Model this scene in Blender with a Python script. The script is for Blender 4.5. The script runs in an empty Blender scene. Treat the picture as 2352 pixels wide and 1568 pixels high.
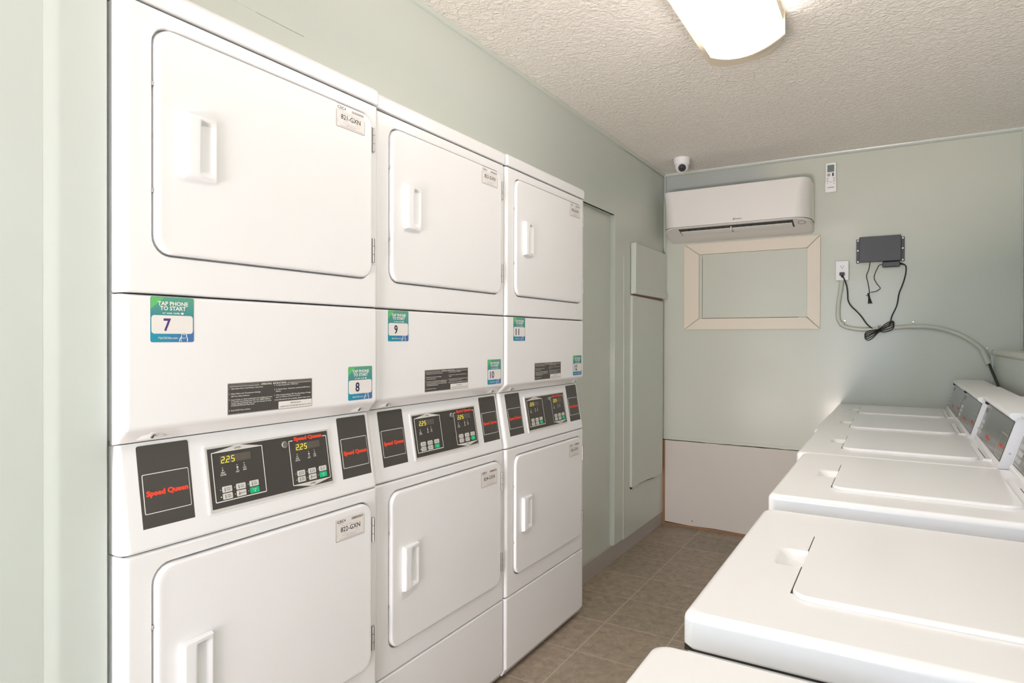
import bpy, bmesh, math, random
from mathutils import Vector, Matrix

random.seed(4)
SC = bpy.context.scene
COL = SC.collection

# ------------------------------------------------------------------ camera
FPX, YAW, PITCH, ROLL = 1471.298, 0.54219, -0.00436, 0.00206
fw = Vector((-math.sin(YAW) * math.cos(PITCH), math.cos(YAW) * math.cos(PITCH), math.sin(PITCH)))
rt = Vector((math.cos(YAW), math.sin(YAW), 0))
up = rt.cross(fw)
r2 = rt * math.cos(ROLL) + up * math.sin(ROLL)
u2 = -rt * math.sin(ROLL) + up * math.cos(ROLL)
cam = bpy.data.cameras.new('camera')
camo = bpy.data.objects.new('camera', cam)
COL.objects.link(camo)
cam.sensor_width = 36
cam.lens = FPX / 2352 * 36
cam.clip_start = 0.02
m = Matrix((r2, u2, -fw)).transposed().to_4x4()
m.translation = Vector((1.24401, 0, 1.26662))
camo.matrix_world = m
SC.camera = camo

# ------------------------------------------------------------------ light and exposure
SC.view_settings.view_transform = 'Standard'
SC.view_settings.look = 'None'
SC.view_settings.gamma = 1
SC.view_settings.use_curve_mapping = False
SC.view_settings.exposure = -0.08
W = bpy.data.worlds.new('world')
SC.world = W
W.use_nodes = True
W.node_tree.nodes['Background'].inputs[0].default_value = (0.76, 0.96, 1.23, 1)
W.node_tree.nodes['Background'].inputs[1].default_value = 7.0
LAMP_STRENGTH = 8.3
LAMP_COLOR = (1.0, 0.915, 0.885)


def area(name, loc, rot, sx, sy, power, color):
    l = bpy.data.lights.new(name, 'AREA')
    l.shape = 'RECTANGLE'
    l.size, l.size_y, l.energy, l.color = sx, sy, power, color
    o = bpy.data.objects.new(name, l)
    o.location, o.rotation_euler = loc, rot
    COL.objects.link(o)
    return o


# added fill lamp outside the rear doorway, aimed up to brighten the ceiling
area('doorway_fill', (0.80, -2.6, 0.02), (math.radians(155), 0, 0), 1.0, 1.0, 430, (1.0, 0.82, 0.72))

SC.cycles.max_bounces = 10
SC.cycles.diffuse_bounces = 6


# ------------------------------------------------------------------ materials
def mat(name, color, rough=0.5, metal=0.0, coat=0.0, emit=None, estr=0.0, spec=0.5):
    mt = bpy.data.materials.new(name)
    mt.use_nodes = True
    b = mt.node_tree.nodes['Principled BSDF']
    b.inputs['Base Color'].default_value = (*color, 1)
    b.inputs['Roughness'].default_value = rough
    b.inputs['Metallic'].default_value = metal
    b.inputs['Coat Weight'].default_value = coat
    b.inputs['Coat Roughness'].default_value = 0.1
    b.inputs['Specular IOR Level'].default_value = spec
    if emit:
        b.inputs['Emission Color'].default_value = (*emit, 1)
        b.inputs['Emission Strength'].default_value = estr
    return mt


def nodes(mt):
    nt = mt.node_tree
    return nt, nt.nodes, nt.links, nt.nodes['Principled BSDF']


def add_bump(mt, scale, strength, dist=0.002, detail=4, stretch=(1, 1, 1), vary=0.0):
    nt, N, L, b = nodes(mt)
    tc = N.new('ShaderNodeTexCoord')
    mp = N.new('ShaderNodeMapping')
    mp.inputs['Scale'].default_value = stretch
    nz = N.new('ShaderNodeTexNoise')
    nz.inputs['Scale'].default_value = scale
    nz.inputs['Detail'].default_value = detail
    bp = N.new('ShaderNodeBump')
    bp.inputs['Strength'].default_value = strength
    bp.inputs['Distance'].default_value = dist
    L.new(tc.outputs['Object'], mp.inputs[0])
    L.new(mp.outputs[0], nz.inputs['Vector'])
    L.new(nz.outputs['Fac'], bp.inputs['Height'])
    L.new(bp.outputs[0], b.inputs['Normal'])
    if vary:
        base = b.inputs['Base Color'].default_value[:]
        nz2 = N.new('ShaderNodeTexNoise')
        nz2.inputs['Scale'].default_value = 2.3
        nz2.inputs['Detail'].default_value = 5
        L.new(tc.outputs['Object'], nz2.inputs['Vector'])
        mx = N.new('ShaderNodeMix')
        mx.data_type = 'RGBA'
        mx.inputs[6].default_value = tuple(c * (1 - vary) for c in base[:3]) + (1,)
        mx.inputs[7].default_value = tuple(min(1, c * (1 + vary)) for c in base[:3]) + (1,)
        L.new(nz2.outputs['Fac'], mx.inputs[0])
        L.new(mx.outputs[2], b.inputs['Base Color'])
    return mt


M = {}
M['enamel'] = add_bump(mat('white_enamel', (0.86, 0.86, 0.865), 0.30, coat=0.3), 260, 0.05, 0.0004)
M['enamel_top'] = add_bump(mat('white_enamel_top', (0.86, 0.86, 0.865), 0.24, coat=0.3), 200, 0.04, 0.0004)
M['plastic'] = mat('white_plastic', (0.86, 0.865, 0.88), 0.35)
M['gap'] = mat('dark_gap', (0.03, 0.03, 0.03), 0.8)
M['steel'] = mat('steel', (0.55, 0.54, 0.52), 0.35, metal=1.0)
M['badge'] = add_bump(mat('charcoal_overlay', (0.068, 0.062, 0.056), 0.38), 900, 0.1, 0.0002)
M['panel_black'] = mat('charcoal_panel', (0.058, 0.053, 0.048), 0.33)
M['glossy_grey'] = mat('glossy_grey_panel', (0.07, 0.065, 0.06), 0.16, coat=0.25)
M['print_white'] = mat('white_print', (0.85, 0.84, 0.80), 0.5)
M['print_red'] = mat('red_print', (0.85, 0.07, 0.03), 0.5)
M['print_black'] = mat('black_print', (0.03, 0.025, 0.03), 0.5)
M['print_grey'] = mat('grey_print', (0.42, 0.38, 0.36), 0.5)
M['print_purple'] = mat('purple_print', (0.075, 0.04, 0.19), 0.5)
M['navy'] = mat('navy_print', (0.025, 0.02, 0.07), 0.5)
M['digit'] = mat('lit_digit', (0.9, 0.8, 0.05), 0.5, emit=(1.0, 0.85, 0.02), estr=0.9)
M['display'] = mat('display_window', (0.12, 0.10, 0.085), 0.3)
M['bezel'] = mat('silver_bezel', (0.62, 0.60, 0.57), 0.35)
M['button'] = mat('button_white', (0.66, 0.65, 0.62), 0.5)
M['green'] = mat('button_green', (0.0, 0.50, 0.21), 0.5)
M['led'] = mat('led_dot', (0.55, 0.5, 0.4), 0.5)
M['label'] = mat('label_paper', (0.80, 0.77, 0.74), 0.45)
M['label_edge'] = mat('label_edge', (0.28, 0.22, 0.19), 0.5)
M['black_plastic'] = mat('black_plastic', (0.02, 0.02, 0.022), 0.45)
M['box_grey'] = add_bump(mat('charcoal_metal', (0.055, 0.056, 0.064), 0.42), 700, 0.1, 0.0003)
M['cord'] = mat('black_cord', (0.018, 0.016, 0.015), 0.5)
M['ac'] = mat('ac_white', (0.80, 0.78, 0.75), 0.16, coat=0.5)
M['ac_matte'] = mat('ac_white_matte', (0.74, 0.72, 0.70), 0.35)
M['lcd'] = mat('grey_lcd', (0.16, 0.22, 0.20), 0.25)
M['cream_trim'] = add_bump(mat('cream_trim', (0.74, 0.67, 0.56), 0.4), 60, 0.15, 0.001, stretch=(1, 1, 6), vary=0.04)
M['lamp_frame'] = mat('lamp_frame', (0.72, 0.64, 0.50), 0.5)
M['lamp'] = mat('lit_diffuser', (0.9, 0.9, 0.9), 0.5, emit=LAMP_COLOR, estr=LAMP_STRENGTH)

WALL = (0.63, 0.70, 0.645)


def wall_mat(name, color, rough=0.34):
    mt = mat(name, color, rough, coat=0.15)
    add_bump(mt, 14, 0.25, 0.004, 6, (1, 1, 0.35), vary=0.035)
    return mt


M['wall'] = wall_mat('sage_wall_paint', (0.56, 0.605, 0.565))
M['wall_dark'] = wall_mat('sage_wall_paint_side', (0.63, 0.67, 0.61))
M['conduit'] = wall_mat('sage_painted_pipe', (0.56, 0.58, 0.51))
M['white_board'] = add_bump(mat('unpainted_white_board', (0.62, 0.575, 0.52), 0.45), 5, 0.2, 0.003, vary=0.03)
M['baseboard'] = add_bump(mat('grey_vinyl_base', (0.45, 0.41, 0.38), 0.45), 20, 0.1, 0.002, vary=0.05)
M['raw_wood'] = add_bump(mat('raw_brown_wood', (0.30, 0.16, 0.08), 0.7), 80, 0.4, 0.002, vary=0.2)

# back wall: sage paint with a bluish grey patch above the air conditioner, part paint mark, part painted-in shade
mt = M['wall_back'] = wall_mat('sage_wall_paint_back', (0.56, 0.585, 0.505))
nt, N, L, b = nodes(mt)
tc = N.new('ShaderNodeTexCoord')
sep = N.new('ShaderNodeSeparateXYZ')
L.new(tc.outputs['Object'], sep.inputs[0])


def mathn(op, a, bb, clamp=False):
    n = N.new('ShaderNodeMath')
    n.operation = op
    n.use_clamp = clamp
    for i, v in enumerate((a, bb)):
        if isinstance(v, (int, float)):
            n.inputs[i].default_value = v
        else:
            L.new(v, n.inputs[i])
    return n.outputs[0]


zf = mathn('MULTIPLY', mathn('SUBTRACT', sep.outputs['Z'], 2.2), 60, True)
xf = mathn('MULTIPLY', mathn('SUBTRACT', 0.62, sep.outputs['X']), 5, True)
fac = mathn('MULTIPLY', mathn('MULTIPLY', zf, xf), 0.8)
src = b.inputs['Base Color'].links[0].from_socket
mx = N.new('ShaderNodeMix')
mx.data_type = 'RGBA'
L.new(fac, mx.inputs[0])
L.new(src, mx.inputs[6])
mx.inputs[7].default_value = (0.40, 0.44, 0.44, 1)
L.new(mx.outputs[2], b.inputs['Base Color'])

# textured (knock-down) ceiling
mt = M['ceiling'] = mat('textured_ceiling', (0.90, 0.86, 0.80), 0.6)
nt, N, L, b = nodes(mt)
tc = N.new('ShaderNodeTexCoord')
v1 = N.new('ShaderNodeTexVoronoi')
v1.feature = 'SMOOTH_F1'
v1.inputs['Scale'].default_value = 60
n1 = N.new('ShaderNodeTexNoise')
n1.inputs['Scale'].default_value = 42
n1.inputs['Detail'].default_value = 5
n1.inputs['Distortion'].default_value = 1.2
L.new(tc.outputs['Object'], v1.inputs['Vector'])
L.new(tc.outputs['Object'], n1.inputs['Vector'])
rmp = N.new('ShaderNodeValToRGB')
rmp.color_ramp.elements[0].position = 0.42
rmp.color_ramp.elements[1].position = 0.62
L.new(n1.outputs['Fac'], rmp.inputs[0])
ad = N.new('ShaderNodeMath')
ad.operation = 'SUBTRACT'
L.new(rmp.outputs[0], ad.inputs[0])
L.new(v1.outputs['Distance'], ad.inputs[1])
bp = N.new('ShaderNodeBump')
bp.inputs['Strength'].default_value = 0.55
bp.inputs['Distance'].default_value = 0.006
L.new(ad.outputs[0], bp.inputs['Height'])
L.new(bp.outputs[0], b.inputs['Normal'])

# floor: brown mottled vinyl tiles, pale seams
mt = M['floor'] = mat('brown_vinyl_tile', (0.2, 0.16, 0.12), 0.42)
nt, N, L, b = nodes(mt)
tc = N.new('ShaderNodeTexCoord')
mp = N.new('ShaderNodeMapping')
T = 0.3035
mp.inputs['Location'].default_value = (-0.1285, -2.966 + 10 * T, 0)
L.new(tc.outputs['Object'], mp.inputs[0])
sp = N.new('ShaderNodeSeparateXYZ')
L.new(mp.outputs[0], sp.inputs[0])


def seam(sock):
    a = mathn('ADD', sock, 20 * T)
    p = mathn('PINGPONG', a, T / 2)
    w = mathn('SUBTRACT', 0.0030, p)
    return mathn('MULTIPLY', w, 700, True)


sm = mathn('MAXIMUM', seam(sp.outputs['X']), seam(sp.outputs['Y']))
br = N.new('ShaderNodeTexBrick')
br.offset = 0
br.inputs['Scale'].default_value = 1
br.inputs['Brick Width'].default_value = T
br.inputs['Row Height'].default_value = T
br.inputs['Mortar Size'].default_value = 0
br.inputs['Color1'].default_value = (0.36, 0.29, 0.225, 1)
br.inputs['Color2'].default_value = (0.30, 0.25, 0.19, 1)
L.new(mp.outputs[0], br.inputs['Vector'])
nz = N.new('ShaderNodeTexNoise')
nz.inputs['Scale'].default_value = 26
nz.inputs['Detail'].default_value = 9
nz.inputs['Roughness'].default_value = 0.68
nz.inputs['Distortion'].default_value = 0.6
L.new(tc.outputs['Object'], nz.inputs['Vector'])
r1 = N.new('ShaderNodeValToRGB')
r1.color_ramp.elements[0].position = 0.35
r1.color_ramp.elements[0].color = (0.78, 0.78, 0.78, 1)
r1.color_ramp.elements[1].position = 0.68
r1.color_ramp.elements[1].color = (1.25, 1.22, 1.16, 1)
L.new(nz.outputs['Fac'], r1.inputs[0])
mul = N.new('ShaderNodeMix')
mul.data_type = 'RGBA'
mul.blend_type = 'MULTIPLY'
mul.inputs[0].default_value = 1
L.new(br.outputs['Color'], mul.inputs[6])
L.new(r1.outputs[0], mul.inputs[7])
# pale flecks, drawn out in one direction
mp2 = N.new('ShaderNodeMapping')
mp2.inputs['Scale'].default_value = (75, 16, 1)
mp2.inputs['Rotation'].default_value = (0, 0, 0.9)
L.new(tc.outputs['Object'], mp2.inputs[0])
nf = N.new('ShaderNodeTexNoise')
nf.inputs['Scale'].default_value = 2.0
nf.inputs['Detail'].default_value = 3
L.new(mp2.outputs[0], nf.inputs['Vector'])
ff = mathn('MULTIPLY', mathn('SUBTRACT', nf.outputs['Fac'], 0.63), 6, True)
mf = N.new('ShaderNodeMix')
mf.data_type = 'RGBA'
L.new(ff, mf.inputs[0])
L.new(mul.outputs[2], mf.inputs[6])
mf.inputs[7].default_value = (0.52, 0.44, 0.36, 1)
ms = N.new('ShaderNodeMix')
ms.data_type = 'RGBA'
L.new(mathn('MULTIPLY', sm, 0.75), ms.inputs[0])
L.new(mf.outputs[2], ms.inputs[6])
ms.inputs[7].default_value = (0.56, 0.49, 0.40, 1)
L.new(ms.outputs[2], b.inputs['Base Color'])
bp = N.new('ShaderNodeBump')
bp.inputs['Strength'].default_value = 0.12
bp.inputs['Distance'].default_value = 0.002
L.new(nz.outputs['Fac'], bp.inputs['Height'])
L.new(bp.outputs[0], b.inputs['Normal'])


def blend_mat(name, stops, axis, lo, hi, rough=0.45):
    """printed colour blend along one object axis (a printed sticker background)"""
    mt = mat(name, (1, 1, 1), rough)
    nt, N, L, b = nodes(mt)
    tc = N.new('ShaderNodeTexCoord')
    sp = N.new('ShaderNodeSeparateXYZ')
    L.new(tc.outputs['Object'], sp.inputs[0])
    mr = N.new('ShaderNodeMapRange')
    mr.inputs['From Min'].default_value = lo
    mr.inputs['From Max'].default_value = hi
    L.new(sp.outputs[axis], mr.inputs['Value'])
    rp = N.new('ShaderNodeValToRGB')
    els = rp.color_ramp.elements
    els[0].position, els[0].color = stops[0][0], (*stops[0][1], 1)
    els[1].position, els[1].color = stops[-1][0], (*stops[-1][1], 1)
    for p, cc in stops[1:-1]:
        e = els.new(p)
        e.color = (*cc, 1)
    L.new(mr.outputs[0], rp.inputs[0])
    L.new(rp.outputs[0], b.inputs['Base Color'])
    return mt


M['st_top'] = blend_mat('sticker_teal', [(0, (0.045, 0.25, 0.30)), (1, (0.10, 0.36, 0.24))], 2, 0.045, 0.088)
M['st_bot'] = blend_mat('sticker_blue', [(0, (0.01, 0.30, 0.42)), (1, (0.06, 0.16, 0.42))], 1, 0, 0.088)
M['st_green'] = mat('sticker_green', (0.13, 0.52, 0.16), 0.45)


# ------------------------------------------------------------------ mesh building
def mix(a, bb, t):
    return a + (bb - a) * t


_txt = {}


def text_geo(s, bold=0.0):
    k = (s, bold)
    if k in _txt:
        return _txt[k]
    cu = bpy.data.curves.new('t', 'FONT')
    cu.body = s
    cu.size = 1.0
    cu.offset = bold
    cu.resolution_u = 2
    o = bpy.data.objects.new('t', cu)
    COL.objects.link(o)
    dg = bpy.context.evaluated_depsgraph_get()
    me = bpy.data.meshes.new_from_object(o.evaluated_get(dg))
    vs = [v.co.to_2d() for v in me.vertices]
    fs = [tuple(p.vertices) for p in me.polygons]
    xs = [v.x for v in vs]
    ys = [v.y for v in vs]
    res = (vs, fs, min(xs), max(xs), min(ys), max(ys))
    bpy.data.objects.remove(o)
    bpy.data.curves.remove(cu)
    bpy.data.meshes.remove(me)
    _txt[k] = res
    return res


def rrect(a0, a1, b0, b1, r, n=6):
    """rounded rectangle outline, counter-clockwise in (a, b)"""
    r = max(1e-5, min(r, (a1 - a0) / 2 - 1e-5, (b1 - b0) / 2 - 1e-5))
    pts = []
    for ca, cb, s in ((a1 - r, b0 + r, -90), (a1 - r, b1 - r, 0), (a0 + r, b1 - r, 90), (a0 + r, b0 + r, 180)):
        for i in range(n + 1):
            t = math.radians(s + 90 * i / n)
            pts.append((ca + r * math.cos(t), cb + r * math.sin(t)))
    return pts


class MB:
    def __init__(self):
        self.v, self.f, self.fm, self.sm, self.mats = [], [], [], [], []

    def mi(self, m):
        if m not in self.mats:
            self.mats.append(m)
        return self.mats.index(m)

    def add(self, vs, fs, m, smooth=False):
        o = len(self.v)
        self.v += [tuple(v) for v in vs]
        k = self.mi(m)
        for f in fs:
            self.f.append(tuple(i + o for i in f))
            self.fm.append(k)
            self.sm.append(smooth)
        return self

    def loft(self, loops, m, cap0=True, cap1=True, smooth=True, closed=True):
        n = len(loops[0])
        vs = [p for l in loops for p in l]
        fs = []
        for k in range(len(loops) - 1):
            for i in range(n if closed else n - 1):
                j = (i + 1) % n
                fs.append((k * n + i, k * n + j, (k + 1) * n + j, (k + 1) * n + i))
        self.add(vs, fs, m, smooth)
        if cap0:
            self.add(loops[0], [tuple(range(n))[::-1]], m)
        if cap1:
            self.add(loops[-1], [tuple(range(n))], m)
        return self

    def box(self, x0, x1, y0, y1, z0, z1, m, r=0.0, axis='z', e=None, n=4):
        """box with rounded corners about an axis and softened end edges"""
        e = min(r, 0.004) if e is None else e
        rr_ = lambda ins: {'z': rrect(x0 + ins, x1 - ins, y0 + ins, y1 - ins, max(r - ins, 1e-4), n),
                           'x': rrect(y0 + ins, y1 - ins, z0 + ins, z1 - ins, max(r - ins, 1e-4), n),
                           'y': rrect(z0 + ins, z1 - ins, x0 + ins, x1 - ins, max(r - ins, 1e-4), n)}[axis]
        lo, hi = {'z': (z0, z1), 'x': (x0, x1), 'y': (y0, y1)}[axis]
        P = {'z': lambda a, b_, w: (a, b_, w), 'x': lambda a, b_, w: (w, a, b_), 'y': lambda a, b_, w: (b_, w, a)}[axis]
        L_ = []
        if e > 0:
            for t in (90, 60, 30, 0):
                t = math.radians(t)
                L_.append([P(a, b_, lo + e - e * math.sin(t)) for a, b_ in rr_(e * (1 - math.cos(t)))])
            for t in (0, 30, 60, 90):
                t = math.radians(t)
                L_.append([P(a, b_, hi - e + e * math.sin(t)) for a, b_ in rr_(e * (1 - math.cos(t)))])
        else:
            L_ = [[P(a, b_, lo) for a, b_ in rr_(0)], [P(a, b_, hi) for a, b_ in rr_(0)]]
        return self.loft(L_, m, smooth=(r > 0 or e > 0))

    def plain(self, x0, x1, y0, y1, z0, z1, m):
        vs = [(x, y, z) for x in (x0, x1) for y in (y0, y1) for z in (z0, z1)]
        fs = [(0, 1, 3, 2), (4, 6, 7, 5), (0, 4, 5, 1), (2, 3, 7, 6), (0, 2, 6, 4), (1, 5, 7, 3)]
        return self.add(vs, fs, m)

    def prism(self, prof, lo, hi, m, axis='y', smooth=False):
        """extrude an (x,z) profile along y"""
        P = {'y': lambda a, b_, w: (a, w, b_), 'x': lambda a, b_, w: (w, a, b_), 'z': lambda a, b_, w: (a, b_, w)}[axis]
        return self.loft([[P(a, b_, lo) for a, b_ in prof], [P(a, b_, hi) for a, b_ in prof]], m, smooth=smooth)

    def tube(self, pts, r, m, n=8, cap=True):
        pts = [Vector(p) for p in pts]
        loops = []
        nrm = None
        for i, p in enumerate(pts):
            d = (pts[min(i + 1, len(pts) - 1)] - pts[max(i - 1, 0)]).normalized()
            if nrm is None:
                a = Vector((0, 0, 1)) if abs(d.z) < 0.9 else Vector((1, 0, 0))
                nrm = d.cross(a).normalized()
            nrm = (nrm - d * nrm.dot(d)).normalized()
            bn = d.cross(nrm)
            rr_ = r[i] if isinstance(r, (list, tuple)) else r
            loops.append([p + nrm * rr_ * math.cos(2 * math.pi * k / n) + bn * rr_ * math.sin(2 * math.pi * k / n) for k in range(n)])
        return self.loft(loops, m, cap, cap)

    def disc(self, F, u, v, r, m, n=16, h=0.0004):
        self.add([F(u + r * math.cos(2 * math.pi * k / n), v + r * math.sin(2 * math.pi * k / n), h) for k in range(n)], [tuple(range(n))], m)
        return self

    # flat print on a surface; F(u, v, h) maps to 3-D with h the height above the surface
    def poly(self, F, pts, m, h=0.0003):
        self.add([F(u, v, h) for u, v in pts], [tuple(range(len(pts)))], m)
        return self

    def plate(self, F, u0, u1, v0, v1, r, m, h0=0.0, h1=0.0003, n=4):
        pts = rrect(u0, u1, v0, v1, r, n)
        return self.loft([[F(u, v, h0) for u, v in pts], [F(u, v, h1) for u, v in pts]], m, smooth=False)

    def ring(self, F, u0, u1, v0, v1, r, w, m, h=0.0004, n=4):
        a = rrect(u0, u1, v0, v1, r, n)
        c = rrect(u0 + w, u1 - w, v0 + w, v1 - w, max(r - w, 1e-4), n)
        N_ = len(a)
        self.add([F(u, v, h) for u, v in a + c], [(i, (i + 1) % N_, (i + 1) % N_ + N_, i + N_) for i in range(N_)], m)
        return self

    def text(self, F, s, u, v, height, m, h=0.0005, width=None, bold=0.0, align='c'):
        """baseline-left/centre text: capital height = height; width squeezes to fit"""
        vs, fs, x0, x1, y0, y1 = text_geo(s, bold)
        sc = height / 0.72
        sx = sc if width is None else width / (x1 - x0)
        off = u - (x0 + x1) / 2 * sx if align == 'c' else u - x0 * sx
        self.add([F(off + p.x * sx, v + p.y * sc, h) for p in vs], fs, m)
        return self

    def mesh(self, name):
        me = bpy.data.meshes.new(name)
        me.from_pydata(self.v, [], self.f)
        for m_ in self.mats:
            me.materials.append(M[m_])
        me.polygons.foreach_set('material_index', self.fm)
        me.polygons.foreach_set('use_smooth', self.sm)
        me.update()
        bm = bmesh.new()
        bm.from_mesh(me)
        bmesh.ops.remove_doubles(bm, verts=bm.verts, dist=1e-6)
        bm.to_mesh(me)
        bm.free()
        me.set_sharp_from_angle(angle=math.radians(38))
        return me


_cache = {}


def link(name, mb, parent=None, key=None, loc=None):
    """ONE mesh object; key lets repeats share mesh data"""
    if key and key in _cache:
        me = _cache[key]
    else:
        me = (mb() if callable(mb) else mb).mesh(name)
        if key:
            _cache[key] = me
    o = bpy.data.objects.new(name, me)
    COL.objects.link(o)
    if any(p.use_smooth for p in me.polygons):
        w = o.modifiers.new('normals', 'WEIGHTED_NORMAL')
        w.keep_sharp = True
        w.weight = 60
    if parent:
        o.parent = parent
    if loc:
        o.location = loc
    return o


def thing(name, label, cat, loc=(0, 0, 0), rotz=0, group=None):
    o = bpy.data.objects.new(name, None)
    o.empty_display_size = 0.05
    COL.objects.link(o)
    o.location = loc
    o.rotation_euler = (0, 0, rotz)
    return tag(o, label, cat, group)


def tag(o, label, cat, group=None):
    o['label'] = label
    o['category'] = cat
    if group:
        o['group'] = group
    return o


def struct(name, mb, parent=None):
    o = link(name, mb, parent)
    if not parent:
        o['kind'] = 'structure'
    return o


# ------------------------------------------------------------------ the room
XR, YB, ZC = 1.81, 4.30, 2.388
XW = -0.131          # face of the wall over and beyond the dryers
XN = -0.02           # face of the near left wall
YR = -1.95
struct('floor', MB().plain(-0.95, XR + 0.05, YR - 0.6, YB + 0.05, -0.06, 0, 'floor'))
struct('ceiling', MB().plain(-0.95, XR + 0.05, YR - 0.05, YB + 0.05, ZC, ZC + 0.06, 'ceiling'))

# near left wall: flat board, then a casing beside the dryers
mb = MB()
mb.plain(-0.9, XN - 0.0042, YR - 0.05, 0.531, 0, ZC, 'wall')
struct('wall_left', mb)
mb = MB()
mb.prism([(-0.85, 0.530), (XN - 0.0045, 0.530), (XN - 0.0038, 0.535), (XN - 0.0022, 0.543), (XN - 0.0007, 0.551), (XN, 0.558), (XN, 0.6325),
          (XN - 0.003, 0.6355), (-0.85, 0.6355)], 0, ZC, 'wall', axis='z', smooth=True)
struct('trim_1', mb)

# wall above the dryers and beyond them
mb = MB()
mb.plain(-0.40, XW, 0.6355, 3.401, 1.967, ZC, 'wall_dark')
mb.plain(-0.40, XW, 3.40, 3.551, 0.095, ZC, 'wall_dark')
mb.plain(-0.40, XW - 0.004, 3.55, YB, 0.085, ZC, 'wall_dark')
# thin filler board over the dryers with two upright joints
mb.plain(XW - 0.01, XW + 0.0025, 1.0385, 3.40, 1.967, 2.076, 'wall_dark')
mb.plain(XW - 0.01, XW + 0.0035, 0.6355, 1.0380, 1.967, 2.0775, 'wall_dark')
mb.plain(XW - 0.01, XW + 0.0015, 0.6355, 1.192, 2.079, ZC, 'wall_dark')
# recessed panel beside the last dryer
mb.plain(-0.40, XW - 0.024, 2.716, 3.401, 0.085, 1.967, 'wall_dark')
# closet behind the dryers
mb.plain(-0.95, -0.90, 0.60, 2.80, 0, ZC, 'wall_dark')
mb.plain(-0.90, -0.40, 2.75, 2.80, 0, 1.967, 'wall_dark')
struct('wall_side', mb)
mb = MB()
mb.plain(-0.36, XW - 0.008, 2.72, YB, 0, 0.095, 'baseboard')
struct('baseboard_left', mb)
mb = MB()
mb.box(XW - 0.003, XW + 0.004, 3.402, 3.414, 0.10, 1.95, 'wall_dark', 0.002)
mb.box(XW - 0.006, XW + 0.0035, 3.545, 3.553, 0.10, 1.75, 'wall_dark', 0.002)
for z0, z1 in ((0.10, 0.20), (0.22, 0.235), (0.30, 0.33), (0.385, 0.40)):
    mb.plain(XW - 0.005, XW + 0.0012, 3.5528, 3.5555, z0, z1, 'gap')
struct('trim_2', mb)

# back wall: sage board above, unpainted white board below, dark joint between
mb = MB()
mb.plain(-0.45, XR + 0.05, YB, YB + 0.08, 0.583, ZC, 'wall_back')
n = 40
edge = [(-0.131 + (XR + 0.131) * i / n, 0.583 - 0.0005 - 0.003 * abs(math.sin(i * 1.7)) * random.random()) for i in range(n + 1)]
pts = edge + [(XR, 0.60), (-0.131, 0.60)]
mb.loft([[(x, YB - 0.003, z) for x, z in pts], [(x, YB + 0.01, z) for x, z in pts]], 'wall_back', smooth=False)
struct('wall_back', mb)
mb = MB()
edge = [(-0.118 + (XR + 0.118) * i / n, 0.5775 - 0.0022 * random.random()) for i in range(n + 1)]
low = [(XR, 0.018), (0.9, 0.016), (0.45, 0.012), (0.2, 0.018), (0.05, 0.014), (-0.118, 0.022)]
pts = edge + low
mb.loft([[(x, YB - 0.004, z) for x, z in pts], [(x, YB + 0.0, z) for x, z in pts]], 'white_board', smooth=False)
mb.add([(0.068 + 0.004 * math.cos(t), YB - 0.0045, 0.047 + 0.004 * math.sin(t)) for t in [i * math.pi / 4 for i in range(8)]], [tuple(range(8))], 'gap')
o = struct('wall_back_lower', mb)
mb = MB()
mb.plain(-0.45, XR + 0.05, YB - 0.0005, YB + 0.08, 0.02, 0.583, 'gap')
mb.plain(-0.45, XR + 0.05, YB - 0.006, YB + 0.08, 0, 0.0135, 'raw_wood')
mb.plain(XW - 0.01, XW + 0.014, YB - 0.002, YB + 0.06, 0, 0.575, 'raw_wood')
struct('trim_3', mb)
# quarter-round along the ceiling and down the far left corner
def quarter(r, n=5):
    return [(0, 0)] + [(r * math.cos(math.radians(90 * i / n)), r * math.sin(math.radians(90 * i / n))) for i in range(n + 1)]
mb = MB()
q = quarter(0.019)
mb.loft([[(x, YB - a, ZC - b_) for a, b_ in q] for x in (XW, XR)], 'wall')
struct('trim_4', mb)
mb = MB()
mb.loft([[(XW + a * 0.7, y, ZC - b_ * 0.7) for a, b_ in q] for y in (0.64, YB - 0.02)], 'wall_dark')
struct('trim_5', mb)
mb = MB()
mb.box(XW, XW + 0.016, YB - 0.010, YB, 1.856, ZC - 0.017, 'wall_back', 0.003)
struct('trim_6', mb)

# right wall: upper wall set back above a ledge with a painted pipe along it
mb = MB()
mb.plain(XR, XR + 0.08, YR - 0.05, YB, 0, ZC, 'wall')
struct('wall_right', mb)
mb = MB()
mb.plain(1.683, XR, YR, YB, 0, 1.205, 'wall')
mb.box(1.678, XR, YR, YB - 0.001, 1.190, 1.212, 'wall', 0.003, axis='y', e=0)
mb.plain(1.672, 1.684, YB - 0.022, YB - 0.001, 0.55, 1.19, 'wall')
struct('wall_right_ledge', mb)
struct('trim_7', MB().box(XR - 0.008, XR, YB - 0.012, YB, 1.214, ZC, 'wall', 0.003))
# rear wall with a doorway, behind the camera
mb = MB()
mb.plain(-0.9, 0.28, YR - 0.08, YR, 0, ZC, 'wall')
mb.plain(1.30, XR, YR - 0.08, YR, 0, ZC, 'wall')
mb.plain(0.28, 1.30, YR - 0.08, YR, 2.10, ZC, 'wall')
struct('wall_rear', mb)

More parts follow.
